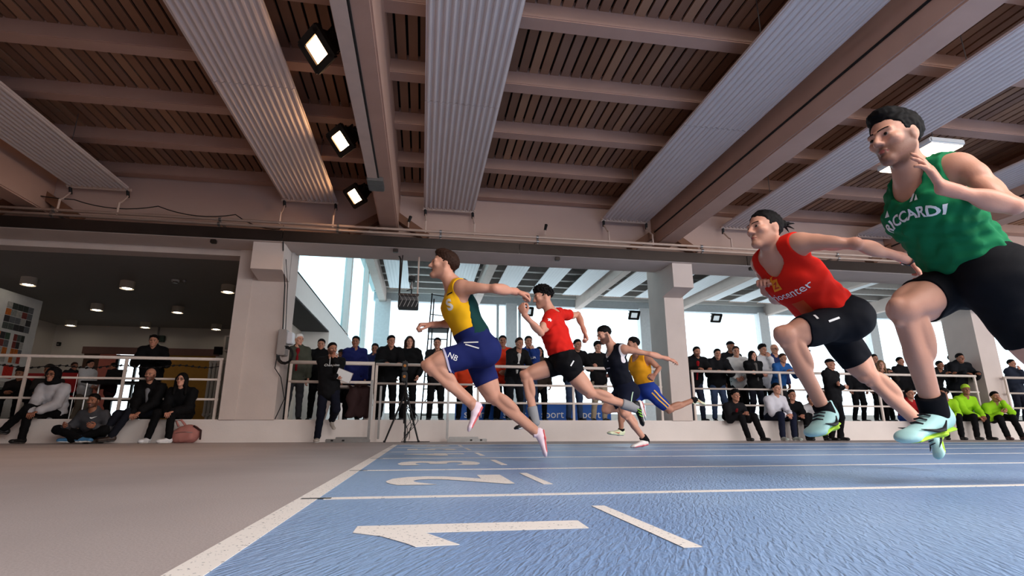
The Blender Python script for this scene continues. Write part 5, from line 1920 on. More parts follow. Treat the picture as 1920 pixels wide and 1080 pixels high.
def thigh_print(r, side, t, u, name, uvf, m, roll=0.0, leg=None, face=None):
    hp, kn = r['J'][side + 'h'], r['J'][side + 'k']
    ax = nrm(hp - kn)
    d = V(0, 1, 0) if face is None else -nrm(face)
    Vv = nrm(ax - d * (ax @ d))
    U = nrm(np.cross(Vv, -d))
    c, s_ = math.cos(roll), math.sin(roll)
    U, Vv = U * c + Vv * s_, Vv * c - U * s_
    pos = hp + (kn - hp) * t + np.cross(nrm(np.cross(Vv, -d)), -d) * 0
    pos = pos + U * u
    project_print(r['root'], r['shorts'], name, uvf, pos, U, Vv, d, m, .003)


thigh_print(Yl, 'l', .52, -.01, 'lettering', text_mesh('NB', .05, .008), M_PWHITE, roll=.85)
thigh_print(Yl, 'l', .20, -.045, 'maker_stripe', rect(.008, .09, 8), M_PWHITE, roll=-.62)
thigh_print(Yl, 'l', .18, -.068, 'maker_stripe', rect(.008, .09, 8), M_PWHITE, roll=-.32)
thigh_print(Yl, 'l', .665, 0, 'hem_band', rect(.17, .012, 14), mat('pale_band', (196, 190, 214), .6))
thigh_print(A, 'l', .35, -.02, 'maker_stripe', rect(.010, .075, 8), M_PWHITE, roll=.1)
thigh_print(A, 'l', .58, -.05, 'maker_mark', rect(.022, .012, 3), M_PWHITE)
thigh_print(Rd, 'l', .10, .02, 'maker_strip', rect(.055, .012, 8), M_PWHITE, roll=.3)
thigh_print(Bk, 'l', .3, .03, 'side_stripe', rect(.010, .16, 12), mat('pale_green_print', (196, 226, 196), .5))
for k_ in (-.022, .022):
    thigh_print(Og, 'l', .45, k_, 'side_stripe', rect(.016, .30, 16), mat('yellow_print', (232, 176, 60), .5))
shirt_print(Bk, 'emblem', rect(.07, .012), Bk['P2'] - Bk['sp'] * .02 + Bk['Ls'] * .02, mat('grey_print2', (190, 188, 196), .5))
shirt_print(Bk, 'emblem', rect(.02, .014), Bk['P2'] + Bk['sp'] * .06 + Bk['Ls'] * .05, mat('grey_print2', (190, 188, 196), .5))
# adidas-like three bars on the green runner's hip
for k_ in range(3):
    thigh_print(G, 'l', .06 + .0, .05 + .012 * k_, 'maker_bar', rect(.006, .016 + .008 * k_, 3), M_PWHITE)
# white hem tab under the green singlet, watch on the red sprinter's wrist
w_ = A['J']['lw']
wd = nrm(A['J']['lw'] - A['J']['le'])
a1 = nrm(np.cross(wd, V(0, 0, 1)))
a2 = np.cross(wd, a1)
wt = MB().tube([w_ - wd * .014, w_ + wd * .014], .031, 16, cap=False).build('watch_strap', M_INK, A['root'], True)
MB().tube([w_ + a2 * -.034, w_ + a2 * -.042], .019, 14).build('watch_face', mat('watch_steel', (225, 225, 225), .2, metal=.8), wt)
MB().tube([w_ - a1 * .034, w_ - a1 * .040], .016, 14).build('watch_face', mat('watch_steel', (225, 225, 225), .2, metal=.8), wt)

# small white emblem on the red sleeve
c_ = Rd['J']['ls'] + (Rd['J']['le'] - Rd['J']['ls']) * .22
fl_ = (np.array([(.018 * math.cos(t) * (1 + .35 * math.cos(5 * t)), .014 * math.sin(t) * (1 + .35 * math.cos(5 * t))) for t in np.linspace(0, 2 * math.pi, 25)[:-1]] + [(0, 0)]), [(24, i, (i + 1) % 24) for i in range(24)])
project_print(Rd['root'], Rd['shirt'], 'emblem', fl_, c_, V(1, 0, 0), V(0, 0, 1), V(0, 1, 0), M_PWHITE, .004)
# ================================================================== spectators
_hc = {}


def canon_head():
    if 'h' not in _hc:
        c = np.zeros(3)
        F, U, L = V(1, 0, 0), V(0, 0, 1), V(0, 1, 0)
        hp_, post = head_prims(c, F, U, L, 1.0)
        fd = Field((-.15, -.12, -.2), (.15, .12, .15), .008)
        for p, k in hp_:
            fd.add(p, min(k, .03))
        fd.add(Cap((-.02, 0, -.06), (-.035, 0, -.17), .052, .054), .03)
        for op, p, k in post:
            fd.add(p, k, sub=(op == 'sub'))
        v, f = fd.mesh()
        _hc['h'] = (v, f)
        bv = BVHTree.FromPolygons([Vector(p) for p in v], f.tolist())
        ft = []
        for nm, (q, g), k, off in FACE:
            if nm == 'iris':
                continue
            out = []
            for a, b in q:
                h = bv.ray_cast(Vector((.3, a, b)), Vector((-1, 0, 0)))
                out.append(np.array(h[0]) + V(off * 1.6, 0, 0))
            ft.append((nm, np.array(out), [tuple(t[::-1]) for t in g], {'h': 'h', 'w': 'i', 'l': 'l'}[k]))
        _hc['ft'] = ft
    return _hc['h']


def canon_hair(style):
    if style not in _hc:
        _hc[style] = hair_mesh(np.zeros(3), V(1, 0, 0), V(0, 0, 1), V(0, 1, 0), 1.0, style, .0075, 1.0)
    return _hc[style]


def canon_hand(g):
    if ('hand', g) not in _hc:
        pr = hand_prims(np.zeros(3), V(1, 0, 0), V(0, 0, -1), [28, 32, 36, 40], g, 1.0, .03, .5)
        lo, hi = bounds([p for p, _ in pr], .01)
        fd = Field(lo, hi, .007)
        for p, k in pr:
            fd.add(p, k)
        _hc['hand', g] = fd.mesh()
    return _hc['hand', g]


def ik(a, c, l1, l2, hint):
    d = c - a
    D = np.linalg.norm(d)
    if D > (l1 + l2) * .995:
        c = a + d / D * (l1 + l2) * .995
        d = c - a
        D = np.linalg.norm(d)
    x = (l1 ** 2 - l2 ** 2 + D ** 2) / (2 * D)
    h = math.sqrt(max(0, l1 ** 2 - x ** 2))
    n = d / D
    hh = np.array(hint, float)
    hh = nrm(hh - n * (hh @ n))
    return a + n * x + hh * h, c


ARM = {'rail': ((.16, -.40, .99), (-.12, -.40, 1.0)), 'down': ((.25, -.04, .80), (-.25, -.04, .80)), 'cross': ((-.08, -.19, 1.14), (.10, -.17, 1.10)),
       'chin': ((.05, -.17, 1.40), (.09, -.18, 1.10)), 'pocket': ((.23, -.10, .90), (-.23, -.10, .90)), 'phone': ((.05, -.28, 1.30), (-.06, -.27, 1.28)),
       'front': ((.08, -.24, .98), (-.08, -.24, .98))}
_shoes = {}


def crowd(px, Y, label, top, pants, hair=('black', 'short'), pose='down', skin='mid', face=0.0, zf=0.352, group='spectators on the terrace', shoe=(30, 30, 32),
          legs=None, puff=.02, inner=None, extra=None, look=0.0, h=.019, s=None, seat=.365, lift=False):
    """px: where the middle of the head shows; Y: depth; zf: floor height; face: turn of the body in degrees; look: extra turn of the head"""
    hw = at(px[0], px[1], Y)
    sit = pose.startswith('sit')
    R = math.radians(face)
    cr, sr = math.cos(R), math.sin(R)
    if not sit:
        lean = pose == 'rail'
        hz = 1.52 if lean else 1.60
        hy = -.17 if lean else -.03
        if s is None:
            s = (hw[2] - zf) / hz
        base = V(hw[0] - s * (-sr * hy * -1), hw[1] - s * cr * hy, zf)

        def W(p):
            x, y, z = p
            return base + s * V(x * cr - y * sr, x * sr + y * cr, z)
        pv = V(0, .12 if lean else 0, .93)
        nk = V(0, -.07 if lean else 0, 1.365 if lean else 1.42)
        hd = V(0, hy, hz)
        wd = .165
        sh = [V(wd, nk[1], nk[2] - .03), V(-wd, nk[1], nk[2] - .03)]
        hips = [V(.085, pv[1], .88), V(-.085, pv[1], .88)]
        kn = [V(.11, pv[1] * .7 - .03, .48), V(-.10, pv[1] * .7 - .01, .48)]
        an = [V(.12, .06, .085), V(-.12, .10, .085)]
        toe = [V(.15, -.13, .0), V(-.15, -.09, .0)]
        heel = [V(.11, .13, .0), V(-.11, .17, .0)]
        wr = [np.array(p) for p in ARM[pose]]
        if pose == 'rail':
            wr = [V(p[0], p[1], (1.365 - zf) / s - .01 if zf > .2 else p[2]) for p in wr]
        if lift:
            kn[0], an[0] = V(.14, -.16, .55), V(.10, .17, .38)
            toe[0], heel[0] = V(.14, .02, .20), V(.08, .20, .30)
    else:
        s = s or .93
        base = V(hw[0], hw[1], zf)
        top_seat = seat
        k = s
        seat_y = 0.0
        # local metres / s so that the seat keeps its height
        hz = (hw[2] - zf) / s
        pz = (top_seat - zf) / s + .10
        if pose == 'sit_floor':
            pz = .11

        def W(p):
            x, y, z = p
            return base + s * V(x * cr - y * sr, x * sr + y * cr, z)
        hd = V(0, 0, hz)
        pv = V(0, .26 if pose != 'sit_floor' else .16, pz)
        nk = V(0, .09, hz - .19)
        sh = [V(.165, nk[1], nk[2] - .03), V(-.165, nk[1], nk[2] - .03)]
        hips = [V(.09, pv[1] - .02, pz), V(-.09, pv[1] - .02, pz)]
        if pose == 'sit_floor':
            kn = [V(.34, -.18, .22), V(-.34, -.18, .22)]
            an = [V(-.08, -.24, .07), V(.10, -.34, .08)]
            toe = [V(-.28, -.27, .03), V(.30, -.37, .03)]
            heel = [V(-.02, -.22, .02), V(.02, -.34, .02)]
            wr = [V(.22, -.22, .26), V(-.22, -.22, .26)]
        else:
            kn = [V(.13, -.22, .50), V(-.13, -.22, .50)]
            an = [V(.13, -.20, .085), V(-.13, -.20, .085)]
            wr = [V(.06, -.24, .52), V(-.06, -.24, .50)]
            if legs:
                kn = [np.array(legs[0][0]), np.array(legs[1][0])]
                an = [np.array(legs[0][1]), np.array(legs[1][1])]
            toe = [a + V(.03 * g, -.19, -.085) for a, g in zip(an, (1, -1))]
            heel = [a + V(-.01 * g, .07, -.085) for a, g in zip(an, (1, -1))]
            if legs and len(legs[0]) > 2:
                toe = [np.array(legs[0][2]), np.array(legs[1][2])]
                heel = [a + nrm(a - t_) * V(1, 1, 0) * .09 - V(0, 0, .085) for a, t_ in zip(an, toe)]
            if pose == 'sit_chin':
                wr = [V(.04, -.13, hz - .12), V(-.08, -.22, .58)]
            if pose == 'sit_up':
                wr = [V(.12, -.20, .62), V(-.12, -.20, .62)]
    W3 = lambda p: W(p)
    pvw, nkw, hdw = W(pv), W(nk), W(hd)
    shw = [W(p) for p in sh]
    hipw = [W(p) for p in hips]
    knw, anw = [W(p) for p in kn], [W(p) for p in an]
    ew, ww = [], []
    for i, g in enumerate((1, -1)):
        hint = V(g * .45, .4, -.6)
        hint = V(hint[0] * cr - hint[1] * sr, hint[0] * sr + hint[1] * cr, hint[2])
        e, w = ik(shw[i], W(wr[i]), .29 * s, .26 * s, hint)
        ew.append(e)
        ww.append(w)
    rt_ = root('person', (pvw[0], pvw[1], zf), label, 'person', group)
    sp = nrm(nkw - pvw)
    Lx = nrm(shw[0] - shw[1])
    Fd = np.cross(Lx, sp)
    P1, P2 = pvw + (nkw - pvw) * .35, pvw + (nkw - pvw) * .72
    # jacket
    jk = [(ECap(pvw + sp * .02, P1, Lx, (.150 * s, .112 * s), (.142 * s, .108 * s)), .04), (ECap(P1, P2, Lx, (.142 * s, .108 * s), (.165 * s, .115 * s)), .04),
          (ECap(P2, P2 + (nkw - pvw) * .16, Lx, (.165 * s, .115 * s), (.135 * s, .085 * s)), .04)]
    if not sit:
        jk.append((ECap(pvw - sp * .08, pvw + sp * .05, Lx, (.158 * s, .118 * s), (.150 * s, .115 * s)), .04))
    for i in (0, 1):
        jk += [(Cap(nkw, shw[i], .055 * s, .058 * s), .04), (Cap(shw[i], ew[i], .058 * s, .048 * s), .03), (Cap(ew[i], ww[i] - nrm(ww[i] - ew[i]) * .015, .048 * s, .036 * s), .03)]
    jk.append((Cap(nkw - sp * .01, nkw + sp * .04 - Fd * .01, .068 * s, .062 * s), .03))
    lo, hi = bounds([p for p, _ in jk], .05)
    fd = Field(lo, hi, h)
    for p, k_ in jk:
        fd.add(p, k_, puff)
    fd.warp(.006, 34, px[0] * .1)
    a, b = fd.mesh()
    jacket = mesh_obj('jacket', a, b, cloth(top, .8), rt_, True)
    # trousers
    tr_ = [(ECap(pvw - sp * .03, pvw + sp * .05, Lx, (.145 * s, .112 * s), (.140 * s, .108 * s)), .03)]
    for i in (0, 1):
        tr_ += [(Cap(hipw[i], knw[i], .085 * s, .060 * s), .04), (Cap(knw[i], anw[i], .058 * s, .044 * s), .03)]
    lo, hi = bounds([p for p, _ in tr_], .04)
    fd = Field(lo, hi, h)
    for p, k_ in tr_:
        fd.add(p, k_, .010)
    fd.warp(.004, 40, px[0] * .07)
    a, b = fd.mesh()
    mesh_obj('trousers', a, b, cloth(pants, .85), rt_, True)
    # body: head, hands and what is under the clothes, one mesh
    hv, hf = canon_head()
    ya = R + math.radians(look)
    Fh = V(math.sin(ya), -math.cos(ya), -.08 if zf > .2 else -.02)
    if pose in ('rail',):
        Fh[2] = -.12
    Fh, Uh, Lhd = head_frame(Fh, V(0, 0, 1))
    MH = np.stack([Fh, Lhd, Uh]) * s * .94
    vs, fs, tn = [hv @ MH + hdw], [hf], [head_tone(hv, np.zeros(3), V(1, 0, 0), V(0, 0, 1), V(0, 1, 0), 1.0, {'beard': .9}.get(extra, .0))]
    n0 = len(hv)
    for i, g in enumerate((1, -1)):
        qv, qf = canon_hand(g)
        d = nrm(ww[i] - ew[i])
        nn = V(0, 0, -1) if pose in ('rail', 'sit', 'sit_up', 'down', 'pocket') else V(0, 1, 0)
        if pose in ('down', 'pocket'):
            nn = -Lx * g
        nn = nrm(nn - d * (nn @ d) + 1e-4)
        MHd = np.stack([d, -np.cross(nn, d) * -1 if False else np.cross(-nn, d), -nn]) * s
        vs.append(qv @ MHd + ww[i])
        fs.append(qf + n0)
        n0 += len(qv)
        tn.append(np.ones((len(qv), 3)) * (1, .93, .93))
    core = [(Cap(pvw, nkw, .085 * s, .10 * s), .04), (Cap(nkw - sp * .03, hdw - Uh * .09 * s, .052 * s, .05 * s), .03)]
    for i in (0, 1):
        core += [(Cap(nkw, shw[i], .04 * s), .03), (Cap(shw[i], ew[i], .036 * s), .02), (Cap(ew[i], ww[i] + nrm(ww[i] - ew[i]) * .02, .032 * s, .022 * s), .02), (Cap(hipw[i], knw[i], .06 * s, .042 * s), .03), (Cap(knw[i], anw[i], .042 * s, .032 * s), .02)]
    lo, hi = bounds([p for p, _ in core], .03)
    fd = Field(lo, hi, .026)
    for p, k_ in core:
        fd.add(p, k_)
    a, b = fd.mesh()
    vs.append(a)
    fs.append(b + n0)
    tn.append(np.ones((len(a), 3)))
    body = mesh_obj('body', np.concatenate(vs), np.concatenate(fs), SKINS[skin], rt_, True)
    set_tone(body, np.concatenate(tn))
    for nm, q, g, k_ in _hc['ft']:
        mesh_obj(nm, q @ MH + hdw, g, {'h': HAIRS['black'], 'i': M_IRIS, 'l': M_LIP}[k_], rt_, True)
    if hair[1] != 'bald':
        qv, qf = canon_hair(hair[1])
        hm = HAIRS.get(hair[0]) if isinstance(hair[0], str) else cloth(hair[0], .85)
        mesh_obj('hood' if hair[1] == 'hood' else ('cap' if hair[1] in ('cap', 'beanie') else 'hair'), qv @ MH + hdw, qf, hm, rt_, True)
        if hair[1] == 'hood':
            qv, qf = canon_hair('short')
            mesh_obj('hair', qv @ MH + hdw, qf, HAIRS['black'], rt_, True)
    if extra == 'beard':
        pass
    if extra == 'glasses':
        m = MB()
        for g in (-1, 1):
            m.tube([hdw + (Fh * .098 + Lhd * (g * .033 + .022 * math.cos(t)) + Uh * (.004 + .016 * math.sin(t))) * s for t in np.linspace(0, 2 * math.pi, 11)], .003, 4)
            m.tube([hdw + (Fh * .096 + Lhd * g * .055 + Uh * .006) * s, hdw + (Lhd * g * .080 + Uh * .006) * s], .003, 4)
        m.build('glasses', M_INK, rt_)
    if inner:
        # shirt front showing in the open jacket
        c = P2 + Fd * .02
        fi = Field(c - .3, c + .3, .014)
        fi.add(ECap(pvw + sp * .04, P2 + (nkw - pvw) * .20, Lx, (.040 * s, (.108 * s + puff + .036)), (.060 * s, (.105 * s + puff + .022))), 0)
        fi.cut(lambda X, Y_, Z: -((X - P2[0]) * Fd[0] + (Y_ - P2[1]) * Fd[1] + (Z - P2[2]) * Fd[2]))
        a, b = fi.mesh()
        if len(a):
            mesh_obj('inner_shirt', a, b, cloth(inner, .8), rt_, True)
    su, ss = shoe_m(shoe, (60, 58, 56) if sum(shoe) < 300 else (225, 225, 222))
    for i in (0, 1):
        if zf < .2 or sit or True:
            put_shoe(rt_, W(heel[i]), W(toe[i]), anw[i] + V(0, 0, .03), 'shoe', su, ss, .011)
    return dict(root=rt_, jacket=jacket, Fd=Fd, Lx=Lx, sp=sp, P1=P1, P2=P2, hd=hdw, Fh=Fh, Uh=Uh, Lh=Lhd, w=ww, s=s)


BK, DN, DG, WH = (14, 14, 16), (26, 28, 40), (58, 58, 62), (206, 204, 204)
JEAN = (52, 66, 92)
gS, gF, gT = 'people seated on the ledge', 'people in the foyer', 'spectators behind the railing'
# ---- left: seated and standing by the foyer
crowd((99, 703), 9.62, 'seated person in a shiny silver jacket and dark hood, legs crossed, farthest left', (176, 174, 178), BK, (BK, 'hood'), 'sit', 'tan', 0, 0, gS, (14, 14, 16), extra='glasses',
      legs=(((-.12, -.22, .56), (-.42, -.20, .22), (-.58, -.30, .18)), ((-.10, -.22, .48), (-.12, -.22, .085), (-.18, -.40, .01))), puff=.03)
n_ = crowd((175, 752), 9.38, 'bearded man in a charcoal zip top sitting cross-legged on the floor', (66, 66, 70), BK, ('black', 'short'), 'sit_floor', 'tan', 0, 0, gS, (60, 110, 150), extra='beard')
swv = (np.array([(-.045, .004), (-.03, -.014), (-.012, -.016), (.05, .018), (-.01, .000), (-.024, .002)]), [(0, 1, 5), (1, 2, 4, 5), (2, 3, 4)])
project_print(n_['root'], n_['jacket'], 'emblem', swv, n_['P2'] + n_['sp'] * .05 + n_['Lx'] * .05, n_['Lx'], n_['sp'], -n_['Fd'], M_PWHITE, .004)
crowd((282, 703), 9.66, 'bald bearded man in a black coat with grey collar, seated with legs stretched left', BK, (24, 26, 34), ('black', 'bald'), 'sit', 'mid', 0, 0, gS, (52, 38, 32), extra='beard',
      legs=(((-.12, -.24, .50), (-.26, -.36, .12), (-.44, -.46, .02)), ((-.30, -.22, .46), (-.44, -.34, .085), (-.60, -.44, .0))), inner=(120, 120, 124), puff=.03)
crowd((341, 712), 9.62, 'woman with glasses in a long black coat and white sneakers, seated beside the pink backpack', BK, BK, ('black', 'long'), 'sit', 'fair', 0, 0, gS, (220, 220, 222), extra='glasses', puff=.028,
      legs=(((.02, -.24, .50), (.02, -.22, .09), (-.10, -.38, .0)), ((-.20, -.24, .48), (-.30, -.22, .09), (-.34, -.42, .0))))
crowd((279, 639), 10.1, 'man in a black jacket standing and leaning on the foyer railing', BK, BK, ('black', 'short'), 'rail', 'mid', 15, .352, gF, puff=.03)
crowd((136, 687), 12.6, 'grey-haired man in a dark jacket in the foyer, left of the white jacket', (30, 30, 36), BK, ('brown', 'short'), 'front', 'tan', 60, .352, gF)
crowd((166, 683), 12.4, 'person in a white track jacket turned right in the foyer', (206, 206, 208), (120, 110, 96), ('black', 'short'), 'front', 'mid', 70, .352, gF)
crowd((216, 688), 12.2, 'person in a dark maroon jacket silhouetted against the bright foyer door', (52, 22, 26), BK, ('black', 'short'), 'front', 'tan', -60, .352, gF)
def foyer_chair(x, y, label):
    r = root('stacking_chair', (x, y, .352), label, 'chair', 'red chairs in the foyer')
    mr = mat('red_seat', (150, 28, 32), .5)
    MB().bbox((x - .22, y - .02, .76), (x + .22, y + .42, .80), .015).build('seat', mr, r)
    MB().bbox((x - .22, y + .40, .86), (x + .22, y + .44, 1.22), .015).build('backrest', mr, r)
    for dx in (-.2, .2):
        for dy in (0.0, .42):
            MB().tube([(x + dx, y + dy, .352), (x + dx, y + dy, .78 if dy < .2 else 1.2)], .012, 6).build('leg', M_STEEL, r)


for px_, Y_, lab, cl, hr, clab in (((92, 694), 10.75, 'person in a wide dark hat seated behind the silver jacket', (44, 40, 38), ((40, 36, 32), 'cap'), 'red stacking chair under the person in the dark hat'),
                                   ((38, 701), 10.95, 'dark hunched seated figure with a beanie behind the railing at the left edge', (30, 27, 27), ((34, 28, 26), 'beanie'), 'red stacking chair under the figure with the beanie')):
    q_ = at(px_[0], px_[1], Y_)
    crowd(px_, Y_, lab, cl, BK, hr, 'sit', 'tan', 10, .352, gF, seat=.80, s=.9)
    foyer_chair(q_[0], q_[1] + .05, clab)
# ---- middle
crowd((560, 637), 10.35, 'white-haired man in an olive jacket over a red sweater, beside the electrical box', (70, 72, 62), (52, 52, 56), ('white', 'short'), 'down', 'fair', 10, .352, gT, inner=(120, 20, 28), look=30)
crowd((602, 646), 10.6, 'close-cropped man in a black padded jacket behind the hoodie', BK, BK, ('black', 'short'), 'down', 'mid', 5, .352, gT, puff=.035)
h_ = crowd((622, 655), 9.34, 'bearded man in a black hoodie leaning on the ledge, holding a sheet of paper', (18, 18, 20), (20, 22, 34), ('black', 'short'), 'chin', 'mid', 12, 0.0, 'people standing in front of the ledge', (170, 160, 150), extra='beard', look=15, lift=True)
tv = text_mesh('Champion', .055, .012, .3)
project_print(h_['root'], h_['jacket'], 'lettering', tv, h_['P2'] - h_['sp'] * .02 * 0 + h_['sp'] * .02, h_['Lx'], h_['sp'], -h_['Fd'], M_PWHITE, .004)
for g in (-.03, .03):
    p0 = h_['P2'] + h_['sp'] * .15 + h_['Lx'] * g + h_['Fd'] * .145
    MB().tube([p0, p0 - h_['sp'] * .06 + h_['Fd'] * .012, p0 - h_['sp'] * .12 + h_['Fd'] * .012], .005, 5).build('drawstring', M_PWHITE, h_['root'])
crowd((640, 664), 10.9, 'person in a dark cap and mustard scarf half hidden behind the hoodie', (40, 36, 34), BK, ((36, 30, 28), 'cap'), 'down', 'tan', 0, .352, gT, inner=(160, 150, 90))
crowd((667, 641), 10.7, 'man in a royal blue zip jacket with white side seams', (30, 36, 92), BK, ('black', 'short'), 'down', 'tan', 0, .352, gT)
crowd((703, 654), 11.2, 'man in a navy jacket half hidden behind the man leaning on the rail', (28, 34, 74), BK, ('black', 'short'), 'down', 'tan', 0, .352, gT)
crowd((728, 640), 10.12, 'man in a black jacket leaning on the railing above the metal uprights', BK, BK, ('black', 'short'), 'rail', 'mid', 10, .352, gT, puff=.03, look=10)
crowd((769, 641), 10.75, 'woman with long hair and a pale scarf in a black coat behind the tripod', BK, BK, ('brown', 'long'), 'pocket', 'fair', -10, .352, gT, look=15)
crowd((820, 644), 10.85, 'man in a dark hooded coat holding a phone beside the ladder', (30, 30, 34), BK, ('black', 'short'), 'phone', 'mid', 0, .352, gT)
crowd((873, 652), 10.8, 'person in an orange jacket behind the hip of the yellow sprinter', (206, 62, 30), BK, ('black', 'short'), 'down', 'mid', 0, .352, gT)
crowd((926, 644), 11.6, 'man in a bright red jacket, left of the pair behind the railing', (190, 40, 30), BK, ('black', 'short'), 'down', 'mid', 20, .352, gT)
crowd((943, 640), 11.1, 'man in an orange-red jacket, right of the pair behind the railing', (214, 58, 30), BK, ('black', 'short'), 'front', 'tan', -5, .352, gT)
crowd((966, 644), 10.35, 'man in a dark suit and white shirt leaning on the railing', (20, 20, 22), (22, 24, 28), ('brown', 'short'), 'rail', 'mid', 15, .352, gT, inner=(214, 212, 208))
b_ = crowd((991, 641), 10.95, 'man in a blue hooded sweatshirt with his hand at his chin', (32, 56, 120), JEAN, ('black', 'short'), 'chin', 'mid', 0, .352, gT)
project_print(b_['root'], b_['jacket'], 'lettering', text_mesh('ITALIA', .06, .012, bold=.001), b_['P2'] - b_['sp'] * .03 + b_['Lx'] * .02, b_['Lx'], b_['sp'], -b_['Fd'], M_PWHITE, .004)
crowd((1011, 660), 11.2, 'dark-haired woman behind the elbow of the plain red sprinter', (70, 58, 50), BK, ('black', 'long'), 'down', 'mid', 0, .352, gT)
crowd((1078, 647), 10.3, 'man in a black jacket and grey shirt leaning on the rail behind the red sprinter', BK, JEAN, ('black', 'short'), 'rail', 'mid', 10, .352, gT, inner=(90, 92, 98), puff=.03)
crowd((1121, 651), 10.75, 'woman with short dark hair in a black sweater and beige trousers', (24, 23, 24), (172, 156, 134), ('black', 'curly'), 'cross', 'fair', 0, .352, gT)
crowd((1248, 656), 10.85, 'dark-haired youth with a teal scarf standing at the left edge of the middle pillar', (30, 30, 34), BK, ('black', 'curly'), 'cross', 'tan', -5, .352, gT, inner=(60, 120, 130))
# ---- right
crowd((1309, 660), 10.12, 'grey-bearded man in a black coat over a red sweater, hands joined on the rail', BK, (34, 40, 56), ('black', 'short'), 'rail', 'mid', -5, .352, gT, inner=(140, 20, 26), puff=.032, extra='beard')
crowd((1352, 664), 10.4, 'man in a black jacket and blue jeans with a backpack, leaning on the rail', (20, 20, 23), JEAN, ('black', 'short'), 'rail', 'mid', -15, .352, gT, puff=.035)
crowd((1370, 650), 11.0, 'man in a dark cap standing behind the white sweater', (24, 24, 28), BK, ((20, 20, 24), 'cap'), 'down', 'tan', 0, .352, gT)
crowd((1382, 659), 10.7, 'person in a white sweatshirt with one arm on the rail, between two black jackets', (200, 198, 196), BK, ('brown', 'short'), 'front', 'mid', -25, .352, gT)
crowd((1411, 667), 10.2, 'woman in a black coat with a grey bag, hand on her chest', BK, DN, ('black', 'long'), 'cross', 'fair', 0, .352, gT, inner=(96, 92, 90))
crowd((1430, 656), 10.95, 'young man in a white hooded sweatshirt with his hand at his chin, behind the railing', (198, 198, 202), BK, ('black', 'curly'), 'chin', 'mid', 0, .352, gT)
crowd((1452, 655), 11.6, 'bald man with glasses in a dark blue jacket', (34, 44, 84), BK, ('black', 'bald'), 'down', 'mid', 0, .352, gT, extra='glasses')
crowd((1468, 672), 10.2, 'person in a light blue t-shirt behind the shin of the red singlet sprinter', (40, 88, 150), (40, 40, 44), ('brown', 'short'), 'rail', 'mid', 0, .352, gT, puff=.012)
crowd((1379, 742), 9.60, 'youth in a black jacket over a red shirt seated on the ledge, elbows on knees', (22, 22, 25), BK, ('black', 'curly'), 'sit', 'mid', 0, 0, gS, (24, 24, 26), inner=(110, 18, 24),
      legs=(((.22, -.22, .47), (.36, -.22, .085)), ((-.06, -.22, .47), (.05, -.22, .085))))
crowd((1456, 729), 9.62, 'young man in a white track jacket and navy trousers seated on the ledge', (208, 206, 214), (24, 28, 46), ('black', 'short'), 'sit', 'fair', 0, 0, gS, (150, 156, 150))
crowd((1485, 741), 9.66, 'young man in a black top seated just right of the white track jacket', BK, BK, ('black', 'short'), 'sit', 'mid', -10, 0, gS, s=.88)
crowd((1521, 748), 9.58, 'person in a pale grey sweater bending forward behind the sprinter\'s pale green shoe', (190, 188, 190), BK, ('black', 'short'), 'sit', 'mid', -25, 0, gS, s=.88)
crowd((1544, 738), 9.9, 'seated person in dark red behind the man in the black cap', (70, 20, 24), BK, ('black', 'short'), 'sit', 'mid', 0, 0, gS, s=.88)
crowd((1555, 683), 9.28, 'steward in a black cap and black clothes standing in front of the ledge', (17, 17, 20), (15, 15, 18), ((14, 14, 16), 'cap'), 'cross', 'mid', 20, 0.0, 'people standing in front of the ledge', (18, 18, 20))
crowd((1600, 676), 10.6, 'dark-jacketed man behind the thigh of the red singlet sprinter', (22, 22, 26), BK, ('black', 'short'), 'down', 'mid', 0, .352, gT)
crowd((1640, 673), 10.8, 'man in a brown jacket left of the woman with wavy hair', (58, 46, 40), BK, ('black', 'short'), 'down', 'mid', -10, .352, gT)
crowd((1662, 684), 10.2, 'woman with wavy brown hair bending over the railing', (46, 40, 36), BK, ('blond', 'long'), 'rail', 'fair', -30, .352, gT)
crowd((1688, 678), 10.7, 'person in a black jacket between the woman with wavy hair and the sprinter\'s shin', (20, 20, 23), BK, ('black', 'short'), 'down', 'mid', 0, .352, gT)
crowd((1706, 738), 9.66, 'person in a red jacket and blue trousers seated behind the sprinters\' shins', (150, 26, 28), (40, 70, 150), ('black', 'short'), 'sit', 'mid', -10, 0, gS, s=.88)
crowd((1741, 680), 10.9, 'man in a grey jacket half hidden by the shin of the green sprinter', (60, 58, 58), BK, ('brown', 'short'), 'down', 'mid', 0, .352, gT)
crowd((1764, 685), 10.2, 'man in a black t-shirt folding his arms on the rail above the lime jackets', (22, 22, 24), BK, ('black', 'short'), 'rail', 'tan', -5, .352, gT, puff=.012)
crowd((1786, 673), 11.0, 'man in a black jacket and glasses between two others above the lime jackets', (26, 26, 30), BK, ('black', 'short'), 'down', 'mid', 0, .352, gT, extra='glasses')
crowd((1806, 672), 10.1, 'man in a dark puffer jacket next to the right-hand pillar', (20, 22, 26), BK, ('black', 'short'), 'rail', 'tan', -15, .352, gT, puff=.04)
crowd((1769, 737), 9.70, 'person in a lime jacket with head turned away, left of three on the ledge', (150, 206, 36), BK, ('black', 'short'), 'sit', 'tan', -35, 0, gS, s=.9, look=-60)
crowd((1811, 731), 9.66, 'man in a lime jacket and lime cap, middle of three on the ledge', (152, 212, 36), BK, ((170, 210, 60), 'beanie'), 'sit', 'tan', -10, 0, gS, s=.9, look=-20)
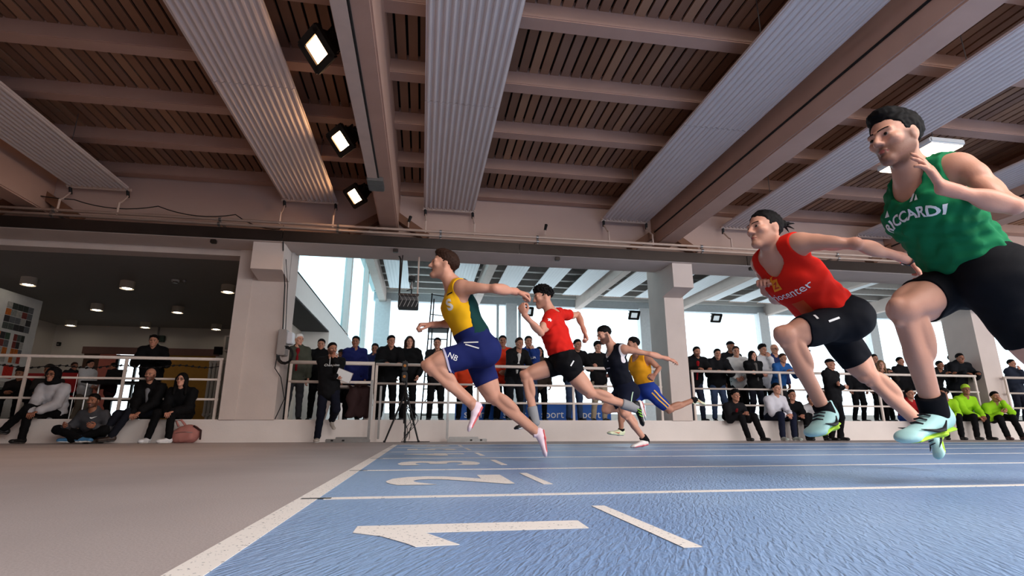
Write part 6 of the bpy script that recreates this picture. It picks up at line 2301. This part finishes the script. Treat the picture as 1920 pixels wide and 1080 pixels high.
crowd((1866, 744), 9.48, 'young man in a lime jacket with his hand over his mouth, right of three', (154, 214, 38), BK, ('black', 'short'), 'sit_chin', 'mid', -20, 0, gS, (70, 44, 44), s=.9, legs=(((.12, -.22, .47), (.22, -.22, .085)), ((-.14, -.22, .47), (-.06, -.22, .085))))
crowd((1897, 682), 10.5, 'person in a dark blue jacket with raised hand beyond the right-hand pillar', (36, 42, 56), DN, ('black', 'short'), 'chin', 'mid', 0, .352, gT)
# sheet of paper in the hoodie man's hand
pp = h_['w'][1]
pr_ = root('paper_sheet', pp, 'pale sheet of paper held by the bearded man in the black hoodie', 'paper')
ax_ = (nrm(V(.8, 0, -.3)), nrm(V(.3, -.3, .85)), nrm(V(.1, 1, .3)))
MB().obox(pp + V(.13, -.05, .02), ax_, (.12, .085, .002)).build('sheet', M_PWHITE, pr_)
MB().obox(pp + V(.135, -.046, .02), ax_, (.125, .09, .004)).build('clipboard', mat('board_grey', (170, 160, 156), .6), pr_)
# backpack
fd = Field(V(-4.0, YW - .42, -.02), V(-3.2, YW, .5), .011)
bc = V(-3.66, YW - .17, .13)
fd.add(Ell(bc, (.20, .12, .15), [nrm(V(1, 0, .12)), V(0, 1, 0), nrm(V(-.12, 0, 1))]), .02)
fd.add(Ell(bc + V(-.10, -.02, -.02), (.12, .11, .11)), .04)
fd.add(ECap(bc + V(-.05, -.09, -.05), bc + V(.08, -.09, -.02), V(0, 0, 1), (.07, .035), (.07, .035)), .02)
fd.cut(lambda X, Y, Z: .003 - Z + 0 * X + 0 * Y)
fd.warp(.004, 30, 2)
a, b = fd.mesh()
M_BAG = mat('dusty_pink_fabric', (170, 112, 104), .8)
mesh_obj('bag', a, b, M_BAG, bk, True)
MB().tube([bc + V(-.12, -.04, .12), bc + V(-.17, -.05, .21), bc + V(-.10, -.04, .22), bc + V(-.03, -.03, .14)], .018, 7).build('handle', M_BAG, bk, True)
MB().tube([bc + V(.10, -.05, .13), bc + V(.22, -.06, .06), bc + V(.22, -.05, -.08)], .016, 7).build('strap', mat('dark_strap', (60, 34, 34), .8), bk, True)
MB().tube([bc + V(-.12, -.125, .02), bc + V(0, -.145, .04), bc + V(.12, -.12, .03)], .004, 5).build('zip', M_STEEL, bk, True)
